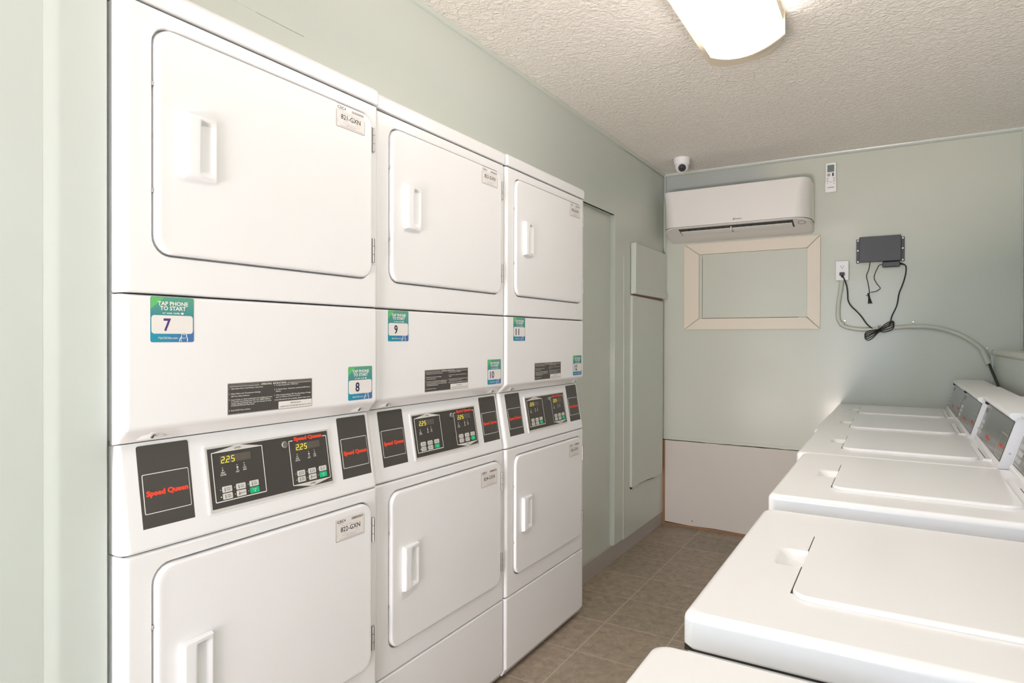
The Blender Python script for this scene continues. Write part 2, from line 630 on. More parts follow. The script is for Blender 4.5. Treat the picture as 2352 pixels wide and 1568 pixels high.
# ------------------------------------------------------------------ painted-over boards in the far left corner
t = thing('access_panel', 'sage painted framed hatch high in the far left corner, above the tall board', 'panel', (XW, 3.99, 1.69))
mb = MB()
mb.box(-0.002, 0.020, -0.322, 0.306, -0.152, 0.155, 'wall_dark', 0.003, axis='x', e=0.003)
link('board', mb, t)
mb = MB()
mb.box(0.018, 0.030, -0.322, -0.286, -0.150, 0.155, 'wall_dark', 0.003, axis='x', e=0.003)
mb.box(0.018, 0.028, -0.286, 0.304, -0.152, -0.112, 'wall_dark', 0.003, axis='x', e=0.003)
link('frame', mb, t)
t = thing('access_panel', 'tall sage painted wall board with curved lower edge beside the back corner', 'panel', (XW, 3.95, 0.37))
mb = MB()
pts = [(-0.283, 0.006), (-0.27, -0.002), (-0.15, 0.004), (0.0, 0.0), (0.15, -0.012), (0.295, -0.01), (0.30, 0.4), (0.30, 1.150), (-0.28, 1.158)]
mb.prism([(a, b_) for a, b_ in pts], -0.004, 0.010, 'wall_dark', axis='x')
# thin dark strip under the curved edge
for (a, b_), (c, d) in zip(pts[:5], pts[1:6]):
    mb.add([(-0.0032, a, b_ - 0.010), (-0.0032, c, d - 0.010), (-0.0032, c, d + 0.001), (-0.0032, a, b_ + 0.001)], [(0, 1, 2, 3)], 'gap')
link('board', mb, t)
mb = MB()
mb.plain(-0.003, 0.002, 0.26, 0.316, 0.0, 1.152, 'raw_wood')
mb.plain(-0.003, 0.004, -0.27, 0.30, 1.150, 1.165, 'raw_wood')
link('exposed_wood_edge', mb, t)['label'] = 'dark bare wood edge'

# ------------------------------------------------------------------ boarded window in the back wall
t = bpy.data.objects.new('window_1', None)
COL.objects.link(t)
t.location = (0.426, YB, 1.614)
t['kind'] = 'structure'
ox0, ox1, oz0, oz1 = -0.414, 0.414, -0.284, 0.285
ix0, ix1, iz0, iz1 = -0.315, 0.341, -0.212, 0.213
def frame_bar(a, b_, c_, d_, g=0.0012):
    """mitred flat casing board between outer edge a-b and inner edge d-c"""
    mb = MB()
    P = [Vector((p[0], 0, p[1])) for p in (a, b_, c_, d_)]
    ce = sum(P, Vector()) / 4
    def shr(k):
        return [p + (ce - p).normalized() * k for p in P]
    lo = [(p.x, 0.004, p.z) for p in shr(g)]
    mid = [(p.x, -0.013, p.z) for p in shr(g)]
    top = [(p.x, -0.016, p.z) for p in shr(g + 0.004)]
    mb.loft([lo, mid, top], 'cream_trim', smooth=False)
    return mb
O = [(ox0, oz1), (ox1, oz1), (ox1, oz0), (ox0, oz0)]
Iq = [(ix0, iz1), (ix1, iz1), (ix1, iz0), (ix0, iz0)]
for k in range(4):
    link('frame_board', frame_bar(O[k], O[(k + 1) % 4], Iq[(k + 1) % 4], Iq[k]), t)
mb = MB()
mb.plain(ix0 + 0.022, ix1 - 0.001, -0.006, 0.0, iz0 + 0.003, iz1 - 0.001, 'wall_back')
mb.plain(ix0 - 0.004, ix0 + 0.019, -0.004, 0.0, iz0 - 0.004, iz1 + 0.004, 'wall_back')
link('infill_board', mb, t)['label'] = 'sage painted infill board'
mb = MB()
mb.plain(ix0 + 0.0185, ix0 + 0.0222, -0.0015, 0.0, iz0 - 0.003, iz1 - 0.02, 'gap')
mb.plain(ix0 + 0.02, ix1 - 0.05, -0.0015, 0.0, iz0 - 0.003, iz0 + 0.0035, 'gap')
link('open_joint', mb, t)['label'] = 'dark open joint'


# ------------------------------------------------------------------ stacked dryers
DW = 0.685
Z_BASE, Z_CON, Z_SEAM, Z_TOP, Z_CAP = 0.3027, 0.8563, 1.3505, 1.906, 1.952
SLX = 0.035 / 0.2037


def front_F(x0):
    """u = along the machine (0..DW), v = height, h = outwards"""
    return lambda u, v, h: (x0 + h, u, v)


def con_F(u, v, h):
    c, s = 0.9856, 0.1693
    return (-(v - Z_CON) * SLX + 0.001 + h * c, u, v + h * s)


def yz_loop(a0, a1, b0, b1, r, x, n=6):
    return [(x, a, b_) for a, b_ in rrect(a0, a1, b0, b1, r, n)]


def front_panel(z0, z1, hole=None, bottom_chamfer=False):
    mb = MB()
    g = 0.0016
    y0, y1 = g, DW - g
    z0 += 0.0014
    z1 -= 0.0014
    R = 0.013
    L_ = [yz_loop(y0, y1, z0, z1, 0.004, -0.045)]
    for t in (0, 22, 45, 67, 90):
        t = math.radians(t)
        ky, kz = R * (1 - math.cos(t)), 0.005 * (1 - math.cos(t))
        L_.append([(-R + R * math.sin(t) if True else 0, a, b_) for a, b_ in rrect(y0 + ky, y1 - ky, z0 + kz, z1 - kz, 0.006, 6)])
    if hole:
        h0, h1, k0, k1, r = hole
        L_.append(yz_loop(h0 - 0.003, h1 + 0.003, k0 - 0.003, k1 + 0.003, r + 0.003, 0))
        L_.append(yz_loop(h0 - 0.0008, h1 + 0.0008, k0 - 0.0008, k1 + 0.0008, r, -0.0015))
        L_.append(yz_loop(h0, h1, k0, k1, r, -0.005))
        L_.append(yz_loop(h0, h1, k0, k1, r, -0.018))
        L_.append(yz_loop(h0 + 0.004, h1 - 0.004, k0 + 0.004, k1 - 0.004, r, -0.018))
    return mb.loft(L_, 'enamel')


DOOR_Y0, DOOR_Y1 = 0.0565, 0.6535


def door_mesh(z0, z1):
    mb = MB()
    a0, a1, b0, b1, r = DOOR_Y0 + 0.0035, DOOR_Y1 - 0.002, z0 + 0.0035, z1 - 0.0035, 0.036
    L_ = [yz_loop(a0, a1, b0, b1, r, -0.017)]
    for t in (0, 30, 60, 90):
        t = math.radians(t)
        k = 0.005 * (1 - math.cos(t))
        L_.append(yz_loop(a0 + k, a1 - k, b0 + k, b1 - k, r - k, -0.0015 + 0.010 * math.sin(t)))
    # barely dished centre with a soft rim
    L_.append(yz_loop(a0 + 0.012, a1 - 0.012, b0 + 0.012, b1 - 0.012, r - 0.008, 0.0083))
    L_.append(yz_loop(a0 + 0.03, a1 - 0.03, b0 + 0.03, b1 - 0.03, r - 0.014, 0.0075))
    return mb.loft(L_, 'enamel')


def handle_mesh():
    """pull plate: raised bar on the left, scooped pocket open to the right. origin = lower left corner"""
    mb = MB()
    w, h = 0.072, 0.131
    nu, nv = 30, 40
    def ss(a, b_, x):
        t = max(0, min(1, (x - a) / (b_ - a)))
        return t * t * (3 - 2 * t)
    vs, fs = [], []
    for j in range(nv + 1):
        for i in range(nu + 1):
            u, v = i / nu * w, j / nv * h
            wedge = mix(0.0135, 0.009, ss(0.02, w, u))
            pocket = ss(0.030, 0.036, u) * (1 - ss(w + 0.01, w + 0.02, u)) * ss(0.010, 0.020, v) * ss(0.0, 0.008, h - 0.009 - v)
            flr = mix(0.0004, 0.0085, ss(0.040, w - 0.003, u))
            hh = mix(wedge, flr, pocket)
            ed = min(u, v, h - v, w - u)
            hh = hh * math.sqrt(max(0, 1 - (1 - min(1, ed / 0.0045)) ** 2)) + 0.0
            vs.append((hh + 0.0001, u, v))
    for j in range(nv):
        for i in range(nu):
            a = j * (nu + 1) + i
            fs.append((a, a + 1, a + nu + 2, a + nu + 1))
    mb.add(vs, fs, 'plastic', True)
    mb.plain(-0.001, 0.0001, 0.0, w, 0.0, h, 'plastic')
    return mb


def hinge_mesh():
    mb = MB()
    mb.box(-0.002, 0.0035, -0.004, 0.006, -0.0325, 0.0325, 'steel', 0.001)
    for z0, z1 in ((-0.032, -0.012), (-0.0105, 0.0105), (0.012, 0.032)):
        mb.tube([(0.004, 0.0, z0), (0.004, 0.0, z1)], 0.0032, 'steel', 10)
    mb.plain(-0.004, 0.0006, -0.0075, -0.0035, -0.034, 0.034, 'gap')
    return mb


def asset_label(num):
    mb = MB()
    F = front_F(0)
    w, h = 0.101, 0.0595
    mb.plate(F, 0, w, 0, h, 0.003, 'label_edge', 0, 0.00025)
    mb.plate(F, 0.0012, w - 0.0012, 0.0012, h - 0.0012, 0.0025, 'label', 0.0002, 0.0004)
    mb.text(F, 'CSC', 0.0155, h - 0.0125, 0.0068, 'print_black', bold=0.02, width=0.023, h=0.0007)
    mb.poly(F, [(0.030, h - 0.006), (0.0325, h - 0.009), (0.031, h - 0.013), (0.0285, h - 0.009)], 'print_purple', 0.0007)
    mb.text(F, 'ServiceWorks', 0.0165, h - 0.0168, 0.0021, 'print_grey', h=0.0007)
    u = 0.054
    rnd = random.Random(num)
    while u < 0.096:
        w_ = rnd.choice((0.0005, 0.0009, 0.0013))
        mb.poly(F, [(u, h - 0.013), (u + w_, h - 0.013), (u + w_, h - 0.0065), (u, h - 0.0065)], 'label_edge', 0.0007)
        u += w_ + rnd.choice((0.0005, 0.0009))
    mb.text(F, 'This number identifies this machine', 0.050, h - 0.0215, 0.0017, 'print_grey', width=0.062, h=0.0007)
    mb.text(F, '%d-GXN' % num, 0.0505, 0.0225, 0.0125, 'print_black', bold=0.008, width=0.069, h=0.0007)
    mb.text(F, 'For Service', 0.032, 0.0172, 0.0020, 'print_grey', h=0.0007)
    mb.text(F, 'Para Servicio', 0.075, 0.0172, 0.0020, 'print_grey', h=0.0007)
    mb.text(F, 'Visit our website MyCSCGo.com or call', 0.052, 0.0125, 0.0019, 'print_grey', width=0.060, h=0.0007)
    mb.text(F, '1-877-264-6622', 0.052, 0.0075, 0.0028, 'print_grey', width=0.036, h=0.0007)
    mb.poly(F, [(0.012, 0.0037), (0.095, 0.0037), (0.095, 0.0048), (0.012, 0.0048)], 'print_grey', 0.0006)
    mb.poly(F, [(0.004, 0.012), (0.0046, 0.012), (0.0046, 0.02), (0.004, 0.02)], 'print_grey', 0.0006)
    return mb


def number_sticker(num):
    mb = MB()
    F = front_F(0)
    s = 0.0885
    w = s
    mb.plate(F, 0, w, 0.0, s, 0.0035, 'st_top', 0, 0.0003)
    mb.plate(F, 0, w, 0.0, 0.026, 0.0035, 'st_bot', 0.0002, 0.00045)
    mb.poly(F, [(0.0008, s - 0.024), (0.028, s - 0.0008), (0.003, s - 0.0008), (0.0008, s - 0.003)], 'st_green', 0.0005)
    mb.plate(F, 0.002, w - 0.0022, 0.0165, 0.0525, 0.006, 'label', 0.0003, 0.0007, n=6)
    mb.text(F, 'TAP PHONE', 0.045, s - 0.0165, 0.0078, 'print_white', width=0.062, bold=0.03, h=0.0008)
    mb.text(F, 'TO START', 0.045, s - 0.0258, 0.0078, 'print_white', width=0.053, bold=0.03, h=0.0008)
    mb.text(F, 'or scan code', 0.041, s - 0.0330, 0.0038, 'print_white', width=0.035, bold=0.02, h=0.0008)
    mb.plate(F, 0.0615, 0.0665, s - 0.0335, s - 0.0298, 0.0008, 'print_white', 0.0004, 0.0008)
    ns = str(num)
    mb.text(F, ns, 0.033 if num < 10 else 0.029, 0.0225, 0.0245, 'print_purple' if num < 8 else 'navy',
            width=(0.0150 if num < 10 else 0.026), bold=0.022, h=0.0009)
    mb.text(F, 'MyCSCGo.com', 0.035, 0.0065, 0.0038, 'print_white', width=0.039, bold=0.012, h=0.0008)
    # line drawing of a hand holding a phone
    def stroke(pts, t_=0.0009, mat_='print_white'):
        for (a, b_), (c, d) in zip(pts, pts[1:]):
            dx, dy = c - a, d - b_
            l = math.hypot(dx, dy) or 1
            px, py = -dy / l * t_, dx / l * t_
            mb.poly(F, [(a - px, b_ - py), (c - px, d - py), (c + px, d + py), (a + px, b_ + py)], mat_, 0.00085)
    stroke([(0.062, 0.0165), (0.0625, 0.010), (0.061, 0.004), (0.0625, 0.001)], 0.0006)
    stroke([(0.0725, 0.0165), (0.073, 0.010), (0.075, 0.006), (0.074, 0.001)], 0.0009)
    stroke([(0.062, 0.011), (0.059, 0.007), (0.0575, 0.001)], 0.0008)
    mb.text(F, 'NFC', 0.0675, 0.0065, 0.0030, 'print_white', width=0.007, h=0.0009)
    mb.disc(F, 0.0672, 0.0165, 0.0024, 'print_white', 12, 0.00095)
    mb.disc(F, 0.0672, 0.0165, 0.0011, 'print_black', 10, 0.0011)
    return mb


def instruction_label():
    mb = MB()
    F = front_F(0)
    w, h = 0.2315, 0.0685
    mb.plate(F, 0, w, 0, h, 0.002, 'print_grey', 0, 0.0003)
    mb.plate(F, 0.0018, w - 0.0018, 0.0018, h - 0.0018, 0.001, 'badge', 0.0002, 0.00045)
    H = 0.0007
    mb.plate(F, 0.004, w - 0.004, h - 0.0052, h - 0.0045, 0.0002, 'print_grey', 0.0004, H)
    mb.plate(F, 0.004, w - 0.004, h - 0.0082, h - 0.0074, 0.0002, 'print_white', 0.0004, H)
    mb.plate(F, 0.080, 0.157, h - 0.0092, h - 0.0032, 0.001, 'badge', 0.0004, 0.0008)
    mb.text(F, '-OPERATING  INSTRUCTIONS-', w / 2 + 0.003, h - 0.0082, 0.0042, 'print_white', width=0.072, bold=0.015, h=0.001)
    left = [(13.5, 'Open Dryer Door, Load Clothes, Close Door.', '1.'), (24.5, 'Select Fabric and Temperature Settings', '2.'),
            (30.0, 'OR Turn Fabric Selector.', ''), (37.5, 'Insert Coins or Card as Required. See Additional Coins', '3.'),
            (41.7, 'or Card for more Drying Time. OR, Turn TIMER KNOB to', ''), (45.9, 'obtain desired Drying Time. Last 2-5 minutes of Cycle', ''),
            (50.1, 'is COOL-DOWN (No Heat) Period.', ''), (60.5, 'Push START Pad or Button.', '4.')]
    right = [(12.5, 'To Stop Drying Cycle - OPEN Door.', '5.'), (22.0, 'To Restart Dryer - Close Door and Push START Pad or', '6.'),
             (26.5, 'Button.', ''), (35.5, 'When Drying Indicates "00" Time Remaining or Passage', '7.'),
             (40.0, 'goes out, Remove Clothes from Dryer.', '')]
    for rows, u in ((left, 0.0035), (right, 0.120)):
        for d, s, nn in rows:
            if nn:
                mb.text(F, nn, u, h - d / 1000, 0.0027, 'print_white', bold=0.012, align='l', h=H)
            mb.text(F, s, u + 0.005, h - d / 1000, 0.0027, 'print_white', width=0.0021 * len(s) * 0.93, bold=0.012, align='l', h=H)
    mb.text(F, 'IF CLOTHES ARE NOT DRY AS DESIRED, REPEAT STEPS 2 AND 4.', 0.1215, h - 0.0465, 0.0026, 'print_white', width=0.105, bold=0.01, align='l', h=H)
    mb.plate(F, 0.132, w - 0.002, 0.0018, 0.0185, 0.0012, 'label', 0.0004, 0.0008)
    mb.text(F, 'IMPORTANT!', 0.181, 0.0115, 0.0036, 'print_black', width=0.030, h=0.001)
    mb.text(F, 'CLEAN LINT FILTER BEFORE EACH LOAD', 0.181, 0.0050, 0.0032, 'print_black', width=0.091, h=0.001)
    return mb


def badge(y0, y1):
    mb = MB()
    z0, z1 = 0.8695, 1.0565
    mb.plate(con_F, y0, y1, z0, z1, 0.005, 'bezel', 0, 0.0004)
    mb.plate(con_F, y0 + 0.0008, y1 - 0.0008, z0 + 0.0008, z1 - 0.0008, 0.0045, 'badge', 0.0002, 0.0007)
    mb.plate(con_F, y0 + 0.0068, y1 - 0.0056, 0.9248, 1.0008, 0.003, 'print_white', 0.0003, 0.0010)
    mb.plate(con_F, y0 + 0.0082, y1 - 0.0070, 0.9262, 0.9994, 0.002, 'badge', 0.0005, 0.0013)
    mb.text(con_F, 'Speed Queen', (y0 + y1) / 2 + 0.001, 0.9585, 0.0098, 'print_red', width=(y1 - y0) * 0.80, bold=0.06, h=0.0017)
    mb.text(con_F, 'PN 513622', y1 - 0.009, z0 + 0.003, 0.0014, 'print_white', h=0.0009)
    return mb


def seg_digit(mb, F, u, v, w, h, ch, m, hh):
    segs = {'2': 'abged', '5': 'afgcd', '0': 'abcdef'}[ch]
    t = w * 0.17
    sl = 0.12
    def bar(p, q_):
        (a, b_), (c, d) = p, q_
        dx, dy = c - a, d - b_
        l = math.hypot(dx, dy)
        ux, uy = dx / l, dy / l
        a, b_, c, d = a + ux * t * .35, b_ + uy * t * .35, c - ux * t * .35, d - uy * t * .35
        px, py = -uy * t / 2, ux * t / 2
        P = [(a - px, b_ - py), (c - px, d - py), (c + px, d + py), (a + px, b_ + py)]
        mb.poly(F, [(u + x_ + y_ * sl, v + y_) for x_, y_ in P], m, hh)
    pts = {'a': ((0, h), (w, h)), 'b': ((w, h / 2), (w, h)), 'c': ((w, 0), (w, h / 2)), 'd': ((0, 0), (w, 0)),
           'e': ((0, 0), (0, h / 2)), 'f': ((0, h / 2), (0, h)), 'g': ((0, h / 2), (w, h / 2))}
    for s in segs:
        bar(*pts[s])


def control_panel_mesh():
    mb = MB()
    F = con_F
    mb.plate(F, 0.1785, 0.5265, 0.8935, 1.0365, 0.004, 'enamel', 0, 0.0025)
    mb.plate(F, 0.1815, 0.5235, 0.8965, 1.0335, 0.003, 'bezel', 0.002, 0.0032)
    mb.plate(F, 0.1865, 0.5195, 0.9035, 1.0292, 0.001, 'panel_black', 0.002, 0.0036)
    B = 0.0040
    W_ = 'print_white'
    # upper-dryer frame with peaked header
    for (y0, y1, z0, z1) in ((0.1945, 0.3228, 0.9155, 1.0208), (0.3968, 0.5150, 0.9125, 1.0190)):
        mb.ring(F, y0, y1, z0, z1, 0.003, 0.0019, W_, B)
    mb.poly(F, [(0.1955, 1.0200), (0.3220, 1.0200), (0.2595, 1.0305)], 'button', B + 0.0001)
    mb.text(F, 'UPPER', 0.2590, 1.0215, 0.0045, 'print_black', width=0.0165, h=B + 0.0004)
    mb.poly(F, [(0.3980, 0.9134), (0.4552, 0.9030), (0.5140, 0.9134)], 'button', B + 0.0001)
    mb.text(F, 'LOWER', 0.4560, 0.9075, 0.0042, 'print_black', width=0.0165, h=B + 0.0004)
    mb.plate(F, 0.4095, 0.5020, 1.0150, 1.0275, 0.001, 'panel_black', B - 0.0005, B + 0.0003)
    mb.text(F, 'Speed Queen', 0.4560, 1.0172, 0.0085, 'print_red', width=0.087, bold=0.065, h=B + 0.0007)
    for d, top in ((0, 0), (0.2000, -0.0010)):
        # small symbols and captions
        for yy, zz, lines in ((0.2180, 0.9855, ('P', 'READY', 'DOOR OPEN')), (0.2535, 0.9870, ('1', '2', 'HEAT')), (0.2715, 0.9885, ('X', 'COOL', 'DOWN'))):
            mb.disc(F, yy + d, zz + top, 0.0014, 'led', 10, B)
            for k, s in enumerate(lines):
                mb.text(F, s, yy + d + 0.0005, zz + top - 0.0068 - 0.0046 * k, 0.0034, W_, width=(0.004 if len(s) < 2 else 0.0085 + 0.001 * (len(s) - 4)) , bold=0.015, h=B)
        for r_ in range(2):
            for c_ in range(3):
                mb.disc(F, 0.2085 + 0.0338 * c_ + d, 0.9405 - 0.0145 * r_ + top, 0.0012, 'digit' if (r_ == 1 and c_ == 0 and d == 0) else 'led', 8, B)
    mb.text(F, 'PN 514887', 0.5115, 0.9060, 0.0014, W_, h=B)
    return mb


def display_mesh(on=True):
    mb = MB()
    F = lambda u, v, h: (h, u, v)
    mb.plate(F, 0, 0.076, 0, 0.0165, 0.0008, 'display', 0.0, 0.0004)
    u = 0.0025
    for ch in '225':
        seg_digit(mb, F, u, 0.0012, 0.0068, 0.0125, ch, 'digit', 0.0007)
        u += 0.0122
    mb.disc(F, 0.0122, 0.0010, 0.0010, 'digit', 8, 0.0007)
    return mb


def button_mesh(kind):
    mb = MB()
    F = lambda u, v, h: (h, u, v)
    w, h = 0.0232, 0.0128
    m = 'green' if kind == 'START' else 'button'
    mb.plate(F, 0, w, 0, h, 0.002, m, 0, 0.0008)
    if kind == 'START':
        mb.text(F, 'START', w / 2, 0.0068, 0.0028, 'print_white', width=0.011, h=0.0011)
        mb.disc(F, w / 2, 0.0038, 0.0014, 'print_white', 8, 0.0011)
    else:
        mb.plate(F, 0.0055, 0.0066, 0.003, h - 0.0025, 0.0004, 'print_black', 0.0008, 0.0011)
        mb.disc(F, 0.00605, 0.0036, 0.0012, 'print_black', 8, 0.0011)
        l = kind.split(' ')
        for k, s in enumerate(l):
            mb.text(F, s, 0.0145, (0.0072 if k == 0 else 0.0032) if len(l) > 1 else 0.005, 0.0026, 'print_black', width=0.010 if len(s) == 4 else (0.005 if len(s) == 2 else (0.0075 if len(s) == 3 else 0.0145)), h=0.0011)
    return mb


def lock_mesh():
    mb = MB()
    cy = [(0.0002, 0.0085), (0.004, 0.0085), (0.005, 0.0075), (0.0052, 0.0055), (0.0035, 0.005), (0.0035, 0.0038), (0.006, 0.0036), (0.0062, 0.0015)]
    loops = [[(x, r * math.cos(2 * math.pi * k / 20), r * math.sin(2 * math.pi * k / 20)) for k in range(20)] for x, r in cy]
    mb.loft(loops, 'steel')
    mb.plain(0.0055, 0.0066, -0.0006, 0.0006, -0.0022, 0.0022, 'print_black')
    return mb


def screw_mesh():
    mb = MB()
    loops = [[(x, r * math.cos(2 * math.pi * k / 14), r * math.sin(2 * math.pi * k / 14)) for k in range(14)] for x, r in ((0, 0.0052), (0.002, 0.0050), (0.003, 0.0036), (0.0018, 0.0028))]
    mb.loft(loops, 'steel')
    mb.plain(0.0012, 0.0032, -0.0004, 0.0004, -0.003, 0.003, 'gap')
    return mb


def make_dryer(x, y, dz, nums, ids, label):
    t = thing('stacked_dryer', label, 'dryer', (x, y, 0), 0, 'stacked tumble dryers set into the left wall')
    # steel body behind the front panels
    def body():
        mb = MB()
        mb.box(-0.64, -0.043, 0.002, DW - 0.002, 0.02, Z_CON - 0.001, 'enamel', 0.006)
        mb.plain(-0.64, -0.05, 0.006, DW - 0.006, Z_CON - 0.004, 1.072, 'enamel')
        mb.box(-0.64, -0.043, 0.002, DW - 0.002, 1.069, Z_TOP - 0.001, 'enamel', 0.006)
        mb.plain(-0.60, -0.05, 0.03, DW - 0.03, 0.0, 0.022, 'gap')
        for a, b_ in ((Z_BASE, 0), (Z_CON, 0), (Z_SEAM, 0), (Z_TOP, 0)):
            mb.plain(-0.06, -0.012, 0.008, DW - 0.008, a - 0.004, a + 0.004, 'gap')
        return mb
    link('cabinet', body, t, 'dr_body')
    def cap():
        mb = MB()
        L_ = []
        for k, z in ((0.0015, Z_TOP + 0.002), (0.0, Z_TOP + 0.004), (0.0, Z_CAP - 0.014)):
            L_.append([(a, b_, z) for a, b_ in rrect(-0.65 + k, 0.004 - k, 0.001 + k, DW - 0.001 - k, 0.010, 5)])
        for t_ in (30, 60, 90):
            t_ = math.radians(t_)
            k = 0.014 * (1 - math.cos(t_))
            L_.append([(a, b_, Z_CAP - 0.014 + 0.014 * math.sin(t_)) for a, b_ in rrect(-0.65 + k, 0.004 - k, 0.001 + k * 0.8, DW - 0.001 - k * 0.8, 0.010, 5)])
        return mb.loft(L_, 'enamel')
    link('top_cap', cap, t, 'dr_cap')
    UZ, LZ = (1.4265, 1.8725), (0.370, 0.8265)
    link('upper_front_panel', lambda: front_panel(Z_SEAM, Z_TOP, (DOOR_Y0, DOOR_Y1, UZ[0], UZ[1], 0.038)), t, 'dr_up')
    link('lower_front_panel', lambda: front_panel(Z_BASE, Z_CON, (DOOR_Y0, DOOR_Y1, LZ[0], LZ[1], 0.038)), t, 'dr_lo')
    for (z0, z1), num, hz, hy, nm in ((UZ, ids[0], 1.5870, 0.1145, 'upper'), (LZ, ids[1], 0.5270, 0.1065, 'lower')):
        d = link('door', lambda: door_mesh(z0, z1), t, 'dr_door_' + nm)
        link('door_handle', handle_mesh, d, 'dr_handle', (0.0072, hy, hz))
        for hh in ((1.8065, 1.506) if nm == 'upper' else (0.746, 0.4495)):
            link('hinge', hinge_mesh, d, 'dr_hinge', (0.003, DOOR_Y1 + 0.0035, hh))
        link('asset_label', lambda: asset_label(num), d, None, (0.0077, 0.520, (1.8065 if nm == 'upper' else 0.7465)))
        # small catch screws on the opening side
        for zz in (z0 + (z1 - z0) * 0.28, z0 + (z1 - z0) * 0.74):
            link('catch', lambda: MB().box(-0.010, 0.001, -0.003, 0.002, -0.004, 0.004, 'steel', 0.001), d, 'dr_catch', (0, DOOR_Y0 + 0.002, zz))
    # middle panel with chamfered lower lip
    def mid():
        mb = MB()
        g = 0.0016
        prof = [(-0.045, Z_SEAM - 0.0015), (-0.007, Z_SEAM - 0.0015), (-0.002, Z_SEAM - 0.004), (0, Z_SEAM - 0.009), (0, 1.100), (-0.002, 1.0935), (-0.006, 1.0885),
                (-0.032, 1.0655), (-0.037, 1.0640), (-0.045, 1.0640)]
        ys = []
        R = 0.013
        for t_ in (0, 22, 45, 67, 90):
            t_ = math.radians(t_)
            ys.append((g + R * (1 - math.cos(t_)), R * (1 - math.sin(t_))))
        ys += [(DW - a, k) for a, k in ys[::-1]]
        loops = []
        for yy, k in ys:
            loops.append([(max(-0.045, px_ - k) if px_ > -0.03 else px_, yy, pz) for px_, pz in prof])
        return mb.loft(loops, 'enamel')
    link('middle_panel', mid, t, 'dr_mid')
    # console
    def con():
        mb = MB()
        prof = [(-0.05, Z_CON + 0.0015), (-0.004, Z_CON + 0.0015), (-0.001, Z_CON + 0.004), (0.0005, Z_CON + 0.008), (-0.0345, 1.0625), (-0.05, 1.0625)]
        ys = []
        R = 0.016
        for t_ in (0, 22, 45, 67, 90):
            t_ = math.radians(t_)
            ys.append((0.0016 + R * (1 - math.cos(t_)), R * (1 - math.sin(t_))))
        ys += [(DW - a, k) for a, k in ys[::-1]]
        loops = [[(max(-0.05, a - k) if a > -0.049 else a, yy, b_) for a, b_ in prof] for yy, k in ys]
        mb.loft(loops, 'enamel')
        # cheek behind the console front
        mb.prism([(-0.60, Z_CON + 0.0015), (-0.020, Z_CON + 0.0015), (-0.052, 1.060), (-0.60, 1.060)], 0.0035, DW - 0.0035, 'enamel')
        return mb
    cn = link('console', con, t, 'dr_con')
    link('brand_badge', lambda: badge(0.0415, 0.1490), cn, 'dr_badge1')
    link('brand_badge', lambda: badge(0.5575, 0.6640), cn, 'dr_badge2')
    cp = link('control_panel', control_panel_mesh, t, 'dr_cp')
    ang = math.atan(SLX)
    def on_con(name, fn, key, u, v, h, parent):
        o = link(name, fn, parent, key)
        o.location = con_F(u, v, h)
        o.rotation_euler = (0, -ang, 0)
        return o
    for d in (0, 1):
        y0, z0 = ((0.2140, 0.9950), (0.4150, 0.9935))[d]
        on_con('display', display_mesh, 'dr_disp', y0, z0, 0.0036, cp)['label'] = ('upper' if d == 0 else 'lower') + ' display showing yellow digits'
        names = [['HIGH TEMP', 'LOW TEMP', 'NO HEAT'], ['MED TEMP', 'DELICATE', 'START']]
        for r_ in range(2):
            for c_ in range(3):
                bo = on_con('button', lambda: button_mesh(names[r_][c_]), 'dr_btn_' + names[r_][c_], (0.2125 + 0.0338 * c_ + 0.2003 * d), 0.9340 - 0.0146 * r_ - 0.001 * d, 0.0036, cp)
                if names[r_][c_] == 'START':
                    bo['label'] = 'green start button'
    on_con('key_lock', lock_mesh, 'dr_lock', 0.3830, 1.0120, 0.0036, cp)['label'] = 'chrome key lock'
    # kick panel
    def kick():
        mb = front_panel(0.032, Z_BASE)
        mb.prism([(-0.045, 0.0345), (-0.006, 0.0345), (-0.018, 0.012), (-0.045, 0.012)], 0.004, DW - 0.004, 'enamel')
        return mb
    link('kick_panel', kick, t, 'dr_kick')
    # stickers
    o = link('number_sticker', lambda: number_sticker(nums[0]), t, None, (0.0002, 0.0525, 1.2585))
    o = link('number_sticker', lambda: number_sticker(nums[1]), t, None, (0.0002, 0.5695, 1.1035))
    link('instruction_label', instruction_label, t, 'dr_instr', (0.0002, 0.2175, 1.1010))
    for yy in (0.0670, 0.6270):
        def tri():
            mb = MB()
            # pressed triangular seat round the screw
            L_ = [[(0.0006, -0.030, -0.008), (0.0006, 0.030, -0.008), (0.0006, 0.007, 0.013), (0.0006, -0.007, 0.013)],
                  [(0.0030, -0.009, -0.006), (0.0030, 0.009, -0.006), (0.0030, 0.006, 0.008), (0.0030, -0.006, 0.008)]]
            mb.loft(L_, 'enamel', smooth=True)
            return mb
        s = link('screw_seat', tri, t, 'dr_seat', (-0.0195, yy, 1.0770))
        s.rotation_euler = (0, math.radians(30), 0)
        link('screw', screw_mesh, s, 'dr_screw', (0.0028, 0, 0))
    t.location.z = dz
    return t


Y3 = 2.6977
make_dryer(0.0142, Y3 - 3 * DW, 0.0, (7, 8), (821, 822), 'nearest white stacked dryer, with stickers 7 and 8, beside the left wall casing')
make_dryer(0.0, Y3 - 2 * DW, 0.0, (9, 10), (823, 824), 'middle white stacked dryer, with stickers 9 and 10')
make_dryer(0.0053, Y3 - DW, 0.0, (11, 12), (825, 826), 'farthest white stacked dryer, with stickers 11 and 12, standing next to the painted wall recess')

# ------------------------------------------------------------------ top-load washers (fronts face the dryers)
WW = 0.651


def xy_loop(x0, x1, y0, y1, r, z, n=6):
    return [(a, b_, z) for a, b_ in rrect(x0, x1, y0, y1, r, n)]


